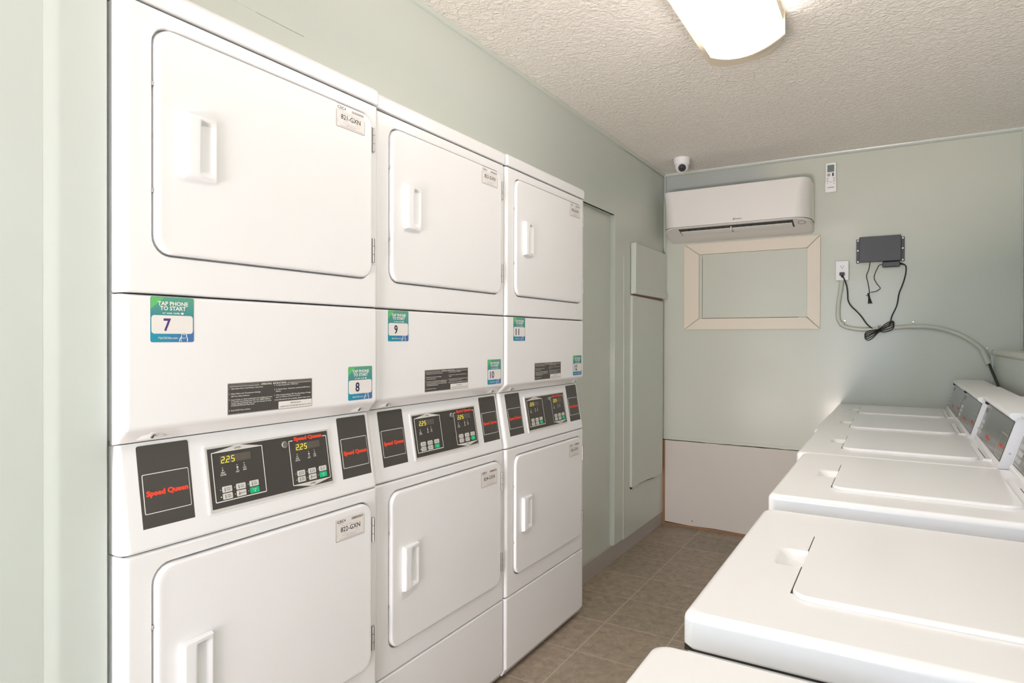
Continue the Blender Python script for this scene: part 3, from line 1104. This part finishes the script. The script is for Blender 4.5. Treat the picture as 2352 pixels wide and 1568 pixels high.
def washer_parts():
    hw = WW / 2
    P = {}
    mb = MB()   # z measured down from the top surface at z = 0 ; the body goes to the floor in make_washer
    L_ = [xy_loop(0, 0.66, -hw, hw, 0.020, -0.049), xy_loop(0, 0.66, -hw, hw, 0.020, -0.013)]
    L_[0] = xy_loop(0.003, 0.657, -hw + 0.003, hw - 0.003, 0.018, -0.050)
    L_.insert(1, xy_loop(0, 0.66, -hw, hw, 0.020, -0.046))
    for t in (22, 45, 67, 90):
        t = math.radians(t)
        k = 0.013 * (1 - math.cos(t))
        L_.append(xy_loop(k, 0.66 - k, -hw + k, hw - k, 0.020, -0.013 + 0.013 * math.sin(t)))
    L_.append(xy_loop(0.072, 0.150, -0.052, 0.052, 0.018, 0))
    L_.append(xy_loop(0.080, 0.148, -0.045, 0.045, 0.016, -0.003))
    L_.append(xy_loop(0.092, 0.146, -0.036, 0.036, 0.013, -0.012))
    L_.append(xy_loop(0.110, 0.145, -0.030, 0.030, 0.010, -0.020))
    mb.loft(L_, 'enamel_top')
    P['top'] = mb
    mb = MB()
    a0, a1, b0, b1 = 0.124, 0.500, -0.200, 0.168
    L_ = [xy_loop(a0 + 0.001, a1, b0, b1, 0.034, 0.0002)]
    for t in (0, 30, 60, 90):
        t = math.radians(t)
        k = 0.007 * (1 - math.cos(t))
        L_.append(xy_loop(a0 + k * 0.4, a1 - k, b0 + k, b1 - k, 0.034 - k, 0.0002 + 0.0068 * math.sin(t)))
    mb.loft(L_, 'enamel_top')
    mb.plain(a0 - 0.0022, a0 + 0.0035, b0 + 0.024, -0.048, -0.0005, 0.0007, 'gap')
    mb.plain(a0 - 0.0022, a0 + 0.0035, 0.048, b1 - 0.024, -0.0005, 0.0007, 'gap')
    P['lid'] = mb
    mb = MB()   # raised rim at the back of the lid with the hinge slot
    L_ = []
    for k, z in ((0, 0.0002), (0.004, 0.0045), (0.009, 0.0065)):
        L_.append(xy_loop(0.503 + k, 0.530, b0 + 0.0 + k, b1 - k, 0.004, z))
    mb.loft(L_, 'enamel_top')
    mb.plain(0.5120, 0.5138, b0 + 0.018, b0 + 0.215, 0.004, 0.0069, 'gap')
    P['rim'] = mb
    mb = MB()   # console housing
    prof = [(0.528, 0.0003), (0.528, 0.010), (0.533, 0.014), (0.570, 0.137), (0.569, 0.150), (0.64, 0.152), (0.655, 0.13), (0.66, 0.0003)]
    mb.prism(prof, -hw + 0.004, hw - 0.004, 'plastic')
    P['console'] = mb
    mb = MB()   # cap that hooks over the console
    prof = [(0.5685, 0.1375), (0.556, 0.146), (0.553, 0.152), (0.556, 0.158), (0.565, 0.161), (0.690, 0.163), (0.690, 0.12), (0.66, 0.12), (0.65, 0.151), (0.575, 0.148)]
    mb.prism(prof, -hw + 0.0015, hw - 0.0015, 'plastic')
    P['cap'] = mb
    # glossy control face on the slope (0.533,0.014)-(0.570,0.137)
    dx, dz = 0.037, 0.123
    l = math.hypot(dx, dz)
    def F(u, v, h):   # u: reader's left-to-right = -y ; v: up the slope
        return (0.533 + dx / l * v - dz / l * h, -u, 0.014 + dz / l * v + dx / l * h)
    P['F'] = F
    mb = MB()
    mb.plate(F, -hw + 0.016, hw - 0.016, 0.004, l - 0.003, 0.004, 'gap', 0, 0.0006)
    mb.plate(F, -hw + 0.018, hw - 0.018, 0.006, l - 0.004, 0.003, 'glossy_grey', 0.0004, 0.0014)
    H = 0.0018
    mb.ring(F, -hw + 0.022, -hw + 0.150, 0.010, l - 0.010, 0.002, 0.001, 'print_white', H)
    mb.text(F, 'Speed Queen', -0.045, 0.024, 0.011, 'print_red', width=0.10, bold=0.04, h=H)
    mb.text(F, 'COMMERCIAL', -0.045, 0.012, 0.005, 'print_grey', width=0.06, h=H)
    mb.ring(F, hw - 0.140, hw - 0.022, 0.010, 0.080, 0.002, 0.001, 'print_white', H)
    mb.text(F, 'Speed Queen', hw - 0.081, 0.040, 0.011, 'print_red', width=0.095, bold=0.04, h=H)
    mb.plate(F, -hw + 0.030, -hw + 0.085, l - 0.034, l - 0.018, 0.001, 'display', 0.001, H)
    P['face'] = mb
    mb = MB()
    mb.plate(lambda u, v, h: (-h, -u, v), 0, 0.012, 0, 0.012, 0.002, 'button', 0, 0.001)
    mb.disc(lambda u, v, h: (-h, -u, v), 0.006, 0.006, 0.0025, 'print_grey', 8, 0.0012)
    P['key'] = mb
    mb = MB()
    pr = [(0, 0.007), (0.005, 0.0075), (0.008, 0.006), (0.011, 0.003)]
    mb.loft([[(x * -1, r * math.cos(k * math.pi / 6), r * math.sin(k * math.pi / 6)) for k in range(12)] for x, r in pr], 'black_plastic')
    P['knob'] = mb
    mb = MB()
    loops = [[(r * math.cos(2 * math.pi * k / 12), -y_, r * math.sin(2 * math.pi * k / 12)) for k in range(12)] for y_, r in ((-0.001, 0.003), (0.0010, 0.003), (0.0010, 0.0015))]
    mb.loft(loops, 'steel')
    P['screw'] = mb
    return P, F, dx, dz, l


WP, WF, wdx, wdz, wl = washer_parts()
wang = math.atan2(wdx, wdz)


def make_washer(x, yc, T_, label):
    t = thing('washing_machine', label, 'washing machine', (x, yc, 0), 0, 'top-load washers in a row on the right')
    mb = MB()
    hw = WW / 2 - 0.005
    mb.box(0.006, 0.655, -hw, hw, 0.028, T_ - 0.0485, 'enamel', 0.010)
    mb.plain(0.004, 0.656, -hw - 0.0012, hw + 0.0012, T_ - 0.0535, T_ - 0.046, 'gap')
    cab = link('cabinet', mb, t)
    for a in (0.05, 0.61):
        for b_ in (-0.27, 0.27):
            mb = MB()
            mb.tube([(a, b_, 0.0), (a, b_, 0.008), (a, b_, 0.008), (a, b_, 0.03)], [0.022, 0.020, 0.008, 0.008], 'black_plastic', 12)
            link('leveling_foot', mb, t, 'w_foot%g%g' % (a, b_))
    z = T_
    link('top_panel', WP['top'], t, 'w_top', (0, 0, z))
    lid = link('lid', WP['lid'], t, 'w_lid', (0, 0, z))
    link('hinge_rim', WP['rim'], t, 'w_rim', (0, 0, z))
    cn = link('console', WP['console'], t, 'w_con', (0, 0, z))
    link('console_cap', WP['cap'], t, 'w_cap', (0, 0, z))
    fc = link('control_panel', WP['face'], t, 'w_face', (0, 0, z))
    for r_ in range(3):
        for c_ in range(4):
            o = link('button', WP['key'], fc, 'w_key')
            o.location = WF(-WW / 2 + 0.034 + 0.020 * c_, 0.018 + 0.019 * r_, 0.0014)
            o.rotation_euler = (0, wang, 0)
    o = link('latch', WP['knob'], cn, 'w_knob', (0.566, 0.262, 0.140))
    o['label'] = 'small black latch under the console cap'
    link('screw', WP['screw'], cn, 'w_screw', (0.556, -WW / 2 + 0.004, 0.045))
    return t


WASH = [(0.945, 3.915, 0.888, 'farthest top-load washer, against the back wall'),
        (0.945, 3.2575, 0.893, 'top-load washer second from the back wall'),
        (0.960, 2.594, 0.900, 'top-load washer third from the back wall, its grey panel showing red lettering'),
        (0.983, 1.919, 0.905, 'top-load washer fourth from the back wall, its keypad at the right frame edge'),
        (0.985, 1.2160, 0.885, 'large near top-load washer with most of its lid in view'),
        (0.969, 0.500, 0.868, 'nearest top-load washer, only its top corner in the lower frame edge')]
for wx, wy, wz, lb in WASH:
    make_washer(wx, wy, wz, 'white ' + lb)

# ------------------------------------------------------------------ air conditioner
t = thing('air_conditioner', 'white split air conditioner mounted high on the back wall, left corner', 'air conditioner', (0.3625, YB, 1.92))
def ac_loop(z, depth, ins, rx, ry, n=10):
    """plan outline: flat at the wall, elliptical front corners"""
    x0, x1 = -0.4425 + ins, 0.4425 - ins
    pts = [(x1, 0.0)]
    for i in range(n + 1):
        a = math.radians(90 * i / n)
        pts.append((x1 - rx + rx * math.cos(a), -(depth - ry) - ry * math.sin(a)))
    for i in range(n + 1):
        a = math.radians(90 + 90 * i / n)
        pts.append((x0 + rx + rx * math.cos(a), -(depth - ry) - ry * math.sin(a)))
    pts.append((x0, 0.0))
    return [(a, b_, z) for a, b_ in pts]
mb = MB()
mb.loft([ac_loop(0.0600, 0.236, 0, 0.10, 0.135), ac_loop(0.0615, 0.240, 0, 0.10, 0.135), ac_loop(0.20, 0.240, 0.001, 0.085, 0.12), ac_loop(0.289, 0.236, 0.003, 0.055, 0.085),
         ac_loop(0.293, 0.233, 0.005, 0.05, 0.08), ac_loop(0.294, 0.229, 0.009, 0.05, 0.08)], 'ac')
link('front_cover', mb, t)
mb = MB()
# underside: a sloping oval base
def ac_low(k, zf, zb, depth, ins, rx, ry):
    return [(a, b_, mix(zb, zf, min(1, -b_ / 0.238))) for a, b_, _ in ac_loop(0, depth, ins, rx, ry)]
mb.loft([ac_low(0, 0.0590, 0.052, 0.2375, 0.001, 0.10, 0.135), ac_low(0, 0.054, 0.030, 0.2365, 0.004, 0.10, 0.135), ac_low(0, 0.048, 0.004, 0.226, 0.016, 0.10, 0.13),
         ac_low(0, 0.044, -0.008, 0.200, 0.045, 0.10, 0.12)][:1] + [ac_low(0, 0.0555, 0.0, 0.2365, 0.003, 0.10, 0.135), ac_low(0, 0.0550, -0.010, 0.225, 0.018, 0.10, 0.13)], 'ac_matte')
link('underside', mb, t)
mb = MB()
mb.add([(a, b_, 0.0605) for a, b_, _ in ac_loop(0, 0.2385, 0.0012, 0.10, 0.135)], [tuple(range(24))], 'gap')
mb.loft([ac_loop(0.0590, 0.2388, 0.0008, 0.10, 0.135), ac_loop(0.0603, 0.2388, 0.0008, 0.10, 0.135)], 'gap')
link('seam', mb, t)
# outlet slot and vane on the sloping underside
def UF(u, v, h):    # u along x, v from the front edge towards the wall, h downwards
    zf, zb = 0.0550, -0.010
    d = 0.225
    return (u, -(d - v * 0.961), mix(zb, zf, (d - v * 0.961) / 0.238) - h * 0.96)
mb = MB()
mb.plate(UF, -0.330, 0.349, 0.006, 0.104, 0.002, 'black_plastic', 0.0, 0.0012)
for i in range(16):
    xx = -0.31 + i * 0.042
    mb.plate(UF, xx, xx + 0.0015, 0.008, 0.05, 0.0005, 'gap', 0.001, 0.004)
link('air_outlet', mb, t)['label'] = 'dark air outlet slot'
mb = MB()
for a, b_ in ((-0.322, -0.012), (-0.002, 0.341)):
    vs = []
    L_ = []
    for v, h in ((0.040, 0.002), (0.050, 0.005), (0.080, 0.006), (0.106, 0.001)):
        L_.append([UF(a, v, h), UF(b_, v, h), UF(b_, v, h + 0.003), UF(a, v, h + 0.003)])
    mb.loft(L_, 'ac_matte', smooth=False)
mb.box(-0.011, -0.003, -0.205, -0.165, 0.02, 0.046, 'ac_matte', 0.002)
link('louver', mb, t)['label'] = 'white air guide vane'
mb = MB()
for r0, r1, mm in ((0.021, 0.016, 'print_grey'),):
    n = 24
    vs = [UF(0.393 + r * math.cos(2 * math.pi * k / n), 0.052 + 1.25 * r * math.sin(2 * math.pi * k / n), 0.0015) for r in (r0, r1) for k in range(n)]
    mb.add(vs, [(k, (k + 1) % n, (k + 1) % n + n, k + n) for k in range(n)], mm)
link('sensor_ring', mb, t)
mb = MB()
F = lambda u, v, h: (u, -0.2398 - h, v)
mb.text(F, 'DAIKIN', 0.043, 0.078, 0.007, 'print_black', width=0.040, bold=0.02)
mb.poly(F, [(0.012, 0.077), (0.018, 0.077), (0.024, 0.088), (0.019, 0.088)], 'print_black', 0.0005)
link('brand_lettering', mb, t)['label'] = 'small black brand lettering'

# ------------------------------------------------------------------ dome camera
t = thing('security_camera', 'small white turret security camera on the ceiling near the back left corner', 'camera', (0.090, 3.955, ZC))
def lathe(mb, prof, m, n=28, C=(0, 0, 0), tilt=None):
    loops = []
    for r, z in prof:
        l = []
        for k in range(n):
            p = Vector((r * math.cos(2 * math.pi * k / n), r * math.sin(2 * math.pi * k / n), z))
            if tilt is not None:
                p = tilt @ p
            l.append(tuple(p + Vector(C)))
        loops.append(l)
    return mb.loft(loops, m)
mb = MB()
lathe(mb, [(0.050, 0.0), (0.050, -0.012), (0.049, -0.016), (0.0485, -0.018), (0.0475, -0.036), (0.044, -0.040)], 'plastic')
link('base', mb, t)
tl = Vector((0.35, -1, -0.55)).to_track_quat('Z', 'Y').to_matrix()
mb = MB()
prof = [(0.0005, -0.0415)] + [(0.0415 * math.cos(math.radians(a)), 0.0415 * math.sin(math.radians(a))) for a in range(-80, 46, 10)] + [(0.027, 0.034), (0.024, 0.034)]
lathe(mb, prof, 'plastic', C=(0, 0, -0.050), tilt=tl)
ball = link('ball', mb, t)
mb = MB()
lathe(mb, [(0.0235, 0.0335), (0.0235, 0.0385), (0.020, 0.040), (0.010, 0.0395), (0.008, 0.036), (0.0005, 0.037)], 'black_plastic', C=(0, 0, -0.050), tilt=tl)
link('lens', mb, ball)['label'] = 'round black lens window'

# ------------------------------------------------------------------ remote control on the wall
t = thing('remote_control', 'white air conditioner remote in a wall holder, right of the air conditioner', 'remote', (0.8955, YB, 2.240))
FW = lambda u, v, h: (u, -h, v)
mb = MB()
mb.box(-0.029, 0.029, -0.020, -0.002, -0.086, 0.087, 'plastic', 0.005, axis='z', e=0.004)
r_body = link('body', mb, t)
mb = MB()
mb.box(-0.031, 0.031, -0.026, 0.0, -0.091, -0.030, 'plastic', 0.005, axis='z', e=0.004)
link('wall_holder', mb, t)
mb = MB()
mb.plate(FW, -0.019, 0.018, 0.030, 0.072, 0.001, 'lcd', 0.019, 0.0208)
link('screen', mb, t)['label'] = 'grey liquid crystal screen'
mb = MB()
mb.disc(FW, -0.011, 0.013, 0.0095, 'print_grey', 16, 0.0212)
mb.plate(FW, 0.007, 0.016, 0.004, 0.024, 0.001, 'box_grey', 0.019, 0.0212)
for i, (u, v) in enumerate([(-0.017, -0.008), (0.017, -0.008), (-0.017, -0.022), (0.017, -0.022)]):
    mb.plate(FW, u - 0.0045, u + 0.0045, v - 0.003, v + 0.003, 0.001, 'print_grey', 0.019, 0.0212)
link('button', mb, t)
mb = MB()
for u, v in ((-0.017, -0.040), (0.017, -0.040), (0.0, -0.030)):
    mb.plate(FW, u - 0.004, u + 0.004, v - 0.0015, v + 0.0015, 0.0005, 'print_grey', 0.025, 0.0268)
mb.text(FW, 'DAIKIN', 0.0, -0.066, 0.0055, 'print_black', width=0.034, bold=0.03, h=0.0268)
link('brand_lettering', mb, t)

# ------------------------------------------------------------------ outlet
t = thing('power_outlet', 'white duplex wall outlet with a black plug in its lower socket', 'outlet', (0.959, YB, 1.675))
mb = MB()
mb.box(-0.031, 0.031, -0.022, 0.0, -0.053, 0.055, 'conduit', 0.003, axis='y', e=0.002)
link('surface_box', mb, t)
mb = MB()
mb.box(-0.0345, 0.0345, -0.029, -0.020, -0.0575, 0.0575, 'plastic', 0.004, axis='y', e=0.003)
pl = link('cover_plate', mb, t)
for zc in (0.021, -0.021):
    mb = MB()
    mb.plate(FW, -0.0165, 0.0165, zc - 0.014, zc + 0.014, 0.010, 'plastic', 0.028, 0.0305, n=6)
    for u in (-0.0065, 0.0065):
        mb.plate(FW, u - 0.0012, u + 0.0012, zc - 0.001, zc + 0.007, 0.0004, 'print_black', 0.030, 0.0310)
    mb.disc(FW, 0, zc - 0.0065, 0.0026, 'print_black', 10, 0.0309)
    link('socket', mb, t)

# ------------------------------------------------------------------ flat conduit with its clamps
def spline(pts, k=8):
    out = []
    P = [Vector(p) for p in pts]
    for i in range(len(P) - 1):
        p0, p1, p2, p3 = P[max(i - 1, 0)], P[i], P[i + 1], P[min(i + 2, len(P) - 1)]
        for j in range(k):
            s = j / k
            out.append(0.5 * ((2 * p1) + (-p0 + p2) * s + (2 * p0 - 5 * p1 + 4 * p2 - p3) * s * s + (-p0 + 3 * p1 - 3 * p2 + p3) * s ** 3))
    out.append(P[-1])
    return out
CP = [(0.957, 1.622), (0.950, 1.560), (0.940, 1.49), (0.936, 1.424), (0.943, 1.378), (0.970, 1.345), (1.041, 1.327), (1.121, 1.325), (1.214, 1.334), (1.328, 1.341), (1.409, 1.336),
      (1.481, 1.317), (1.551, 1.284), (1.607, 1.241), (1.641, 1.201), (1.662, 1.145)]
t = thing('conduit_pipe', 'sage painted conduit curving across the back wall from the outlet to the ledge', 'pipe', (0, YB, 0))
link('pipe', MB().tube(spline([(x, -0.014, z) for x, z in CP]), 0.0125, 'conduit', 14), t)
for (x, z, dx, dz) in ((0.957, 1.357, 1, -0.75), (1.318, 1.341, 1, 0.0), (1.636, 1.206, 0.6, -0.8)):
    d = Vector((dx, 0, dz)).normalized()
    nrm = Vector((-d.z, 0, d.x))
    mb = MB()
    c = Vector((x, -0.014, z))
    mb.tube([c - d * 0.008, c + d * 0.008], 0.0155, 'conduit', 16)
    e = c + nrm * 0.026 + Vector((0, 0.011, 0))
    loops = [[tuple(e + Vector((0.010 * math.cos(a), yy, 0.010 * math.sin(a)))) for a in [2 * math.pi * k / 14 for k in range(14)]] for yy in (0.003, -0.001)]
    mb.loft(loops, 'conduit')
    mb.tube([e + Vector((0, -0.001, 0)), e + Vector((0, -0.004, 0))], 0.004, 'steel', 8)
    link('clamp', mb, t)
link('end_sleeve', MB().tube([(1.640, -0.016, 1.200), (1.664, -0.016, 1.138)], 0.0165, 'conduit', 14), t)
mb = MB()
cab = spline([(1.661, -0.018, 1.152), (1.666, -0.022, 1.137), (1.668, -0.08, 1.110), (1.673, -0.20, 1.066), (1.674, -0.33, 1.022), (1.664, -0.42, 0.965), (1.655, -0.46, 0.90)], 6)
mb.tube(cab, 0.0068, 'cord', 10)
tag(link('cable', mb, None, loc=(0, YB, 0)), 'thick black cable dropping from the conduit end behind the washers', 'cable')

# painted pipe along the ledge
mb = MB()
mb.tube([(1.686, YR + 0.05, 1.196), (1.686, 1.2, 1.196), (1.686, 3.4, 1.196), (1.686, YB - 0.012, 1.196)], 0.0145, 'conduit', 14)
mb.tube([(1.686, YB - 0.16, 1.196), (1.686, YB - 0.10, 1.196)], 0.0175, 'conduit', 14)
tag(link('ledge_pipe', mb), 'sage painted pipe lying along the ledge of the right wall', 'pipe')

# ------------------------------------------------------------------ black control box, its adapter and cords
t = thing('wall_box', 'flat charcoal metal box screwed to the back wall, above the black cords', 'box', (1.153, YB, 1.789))
mb = MB()
mb.box(-0.105, 0.105, -0.040, 0.0, -0.0715, 0.0740, 'box_grey', 0.003, axis='y', e=0.003)
link('case', mb, t)
for s in (-1, 1):
    mb = MB()
    x0, x1 = (-0.122, -0.104) if s < 0 else (0.104, 0.122)
    zt = 0.066
    # flange with three screw holes seen as small light discs
    mb.box(x0, x1, -0.010, 0.0, -0.0745, zt, 'box_grey', 0.002, axis='y', e=0.0015)
    for v in (zt - 0.008, 0.0, -0.066):
        mb.disc(FW, (x0 + x1) / 2, v, 0.0042, 'steel', 12, 0.0108)
        mb.disc(FW, (x0 + x1) / 2, v, 0.0018, 'print_black', 8, 0.0111)
    link('mounting_flange', mb, t)
t = thing('power_adapter', 'black power adapter under the charcoal box, its cord looped and tied below', 'adapter', (0, YB, 0))
mb = MB()
mb.box(1.165, 1.252, -0.036, -0.004, 1.683, 1.714, 'box_grey', 0.006, axis='x', e=0.004)
link('brick', mb, t)
mb = MB()
mb.tube([(1.250, -0.02, 1.700), (1.264, -0.02, 1.698), (1.272, -0.02, 1.694)], [0.006, 0.005, 0.0035], 'cord', 8)
R1 = [(1.255, 1.698), (1.278, 1.690), (1.282, 1.66), (1.275, 1.615), (1.262, 1.57), (1.248, 1.528), (1.238, 1.463), (1.215, 1.405), (1.207, 1.372), (1.204, 1.352)]
mb.tube(spline([(x, -0.014, z) for x, z in R1]), 0.0034, 'cord', 8)
R2 = [(0.959, 1.652), (0.972, 1.618), (0.984, 1.575), (0.988, 1.53), (0.990, 1.499), (1.005, 1.465), (1.037, 1.430), (1.062, 1.398), (1.084, 1.362), (1.103, 1.341), (1.123, 1.327), (1.150, 1.320)]
mb.tube(spline([(x, -0.034 + 0.004 * min(i, 3), z) for i, (x, z) in enumerate(R2)]), 0.0036, 'cord', 8)
link('cord', mb, t)
mb = MB()
for k in range(3):
    o_ = (k - 1) * 0.0125
    o2 = (k - 1) * 0.003
    lp = [(1.150, 1.322 + o2), (1.185, 1.346 + o_ * 0.9), (1.214, 1.366 + o_ * 0.5), (1.224, 1.355 + o_ * 0.6), (1.215, 1.336 + o_), (1.180, 1.322 + o_), (1.150, 1.312 + o2),
          (1.115, 1.284 + o_), (1.092, 1.272 + o_ * 0.8), (1.079, 1.286 + o_ * 0.6), (1.095, 1.303 + o_ * 0.9), (1.150, 1.322 + o2)]
    mb.tube(spline([(x, -0.036 - 0.005 * k, z) for x, z in lp], 6), 0.0027, 'cord', 7)
mb.tube([(1.146, -0.035, 1.309), (1.155, -0.06, 1.317), (1.150, -0.062, 1.326), (1.142, -0.035, 1.322)], 0.003, 'cord', 6)
mb.tube(spline([(1.148, -0.05, 1.322), (1.150, -0.052, 1.338), (1.143, -0.052, 1.348)], 4), 0.0014, 'cord', 6)
mb.tube(spline([(1.148, -0.05, 1.322), (1.151, -0.052, 1.338), (1.159, -0.052, 1.349)], 4), 0.0014, 'cord', 6)
link('tied_loops', mb, t)
mb = MB()
mb.box(0.946, 0.972, -0.056, -0.0312, 1.644, 1.662, 'black_plastic', 0.003, axis='y', e=0.002)
mb.tube([(0.959, -0.050, 1.646), (0.960, -0.042, 1.634)], [0.006, 0.004], 'black_plastic', 8)
link('plug', mb, t)
mb = MB()
mb.tube(spline([(x, -0.012, z) for x, z in [(1.166, 1.701), (1.150, 1.698), (1.141, 1.682), (1.128, 1.65), (1.124, 1.622), (1.138, 1.59), (1.155, 1.565), (1.146, 1.555), (1.132, 1.546), (1.106, 1.542)]]), 0.0022, 'cord', 7)
mb.tube(spline([(x, -0.012, z) for x, z in [(1.103, 1.72), (1.096, 1.675), (1.085, 1.64), (1.092, 1.60), (1.097, 1.57), (1.101, 1.533)]]), 0.0022, 'cord', 7)
for k in range(4):
    a = (k - 1.5) * 0.004
    mb.tube(spline([(1.094 + a * 0.4, -0.012 - k * 0.002, 1.537), (1.099 + a * 0.5, -0.014, 1.51), (1.104 + a * 1.6, -0.014, 1.476)], 4), 0.0026, 'cord', 6)
mb.tube(spline([(1.084, -0.012, 1.525), (1.096, -0.018, 1.520), (1.102, -0.014, 1.512)], 4), 0.0018, 'cord', 6)
link('low_voltage_lead', mb, t)

# ------------------------------------------------------------------ ceiling fixtures
def ceiling_light(label, x0, x1, y0, y1, zl, zr, bulge):
    xc, yc = (x0 + x1) / 2, (y0 + y1) / 2
    hw = (x1 - x0) / 2
    t = thing('ceiling_light', label, 'ceiling light', (xc, yc, ZC))
    def arc(o, n=16):
        pts = []
        for i in range(n + 1):
            s = -1 + 2 * i / n
            zz = mix(zl, zr, i / n) - ZC - bulge * (1 - s * s) - o * 0.9
            pts.append((s * (hw + o), zz))
        return pts
    L2 = (y1 - y0) / 2
    mb = MB()
    pr = arc(0) + [(hw - 0.005, -0.03), (-hw + 0.005, -0.03)]
    mb.loft([[(a, y_, b_) for a, b_ in pr] for y_ in (-L2, L2)], 'lamp')
    link('diffuser', mb, t)['label'] = 'glowing white curved diffuser'
    mb = MB()
    mb.plain(-hw + 0.004, hw - 0.004, -L2 + 0.004, L2 - 0.004, -0.032, 0, 'lamp_frame')
    link('housing', mb, t)
    for s in (-1, 1):
        mb = MB()
        pr = arc(0.001) + [(hw + 0.001, 0.0), (-hw - 0.001, 0.0)]
        ya, yb_ = (L2 + 0.001, L2 + 0.012) if s > 0 else (-L2 - 0.012, -L2 - 0.001)
        mb.loft([[(a, y_, b_) for a, b_ in pr] for y_ in (ya, yb_)], 'lamp_frame', smooth=False)
        link('end_cap', mb, t)
    # shallow tray with a bowed end, a little larger than the diffuser, flat against the ceiling
    mb = MB()
    pl_ = [(0.893 - xc, y0 - 0.12 - yc), (0.893 - xc, 2.436 - yc), (0.860 - xc, 2.510 - yc), (0.823 - xc, 2.554 - yc), (0.775 - xc, 2.582 - yc), (0.728 - xc, 2.591 - yc), (0.680 - xc, 2.588 - yc),
           (0.641 - xc, 2.576 - yc), (0.613 - xc, 2.545 - yc), (0.624 - xc, y0 - 0.12 - yc)]
    mb.loft([[(a, b_, z_) for a, b_ in pl_] for z_ in (2.335 - ZC, 0)], 'lamp_frame', smooth=False)
    link('ceiling_tray', mb, t)
    return t
ceiling_light('glowing curved ceiling light over the aisle, at the top of the picture', 0.659, 0.908, 1.14, 2.36, 2.287, 2.312, 0.036)
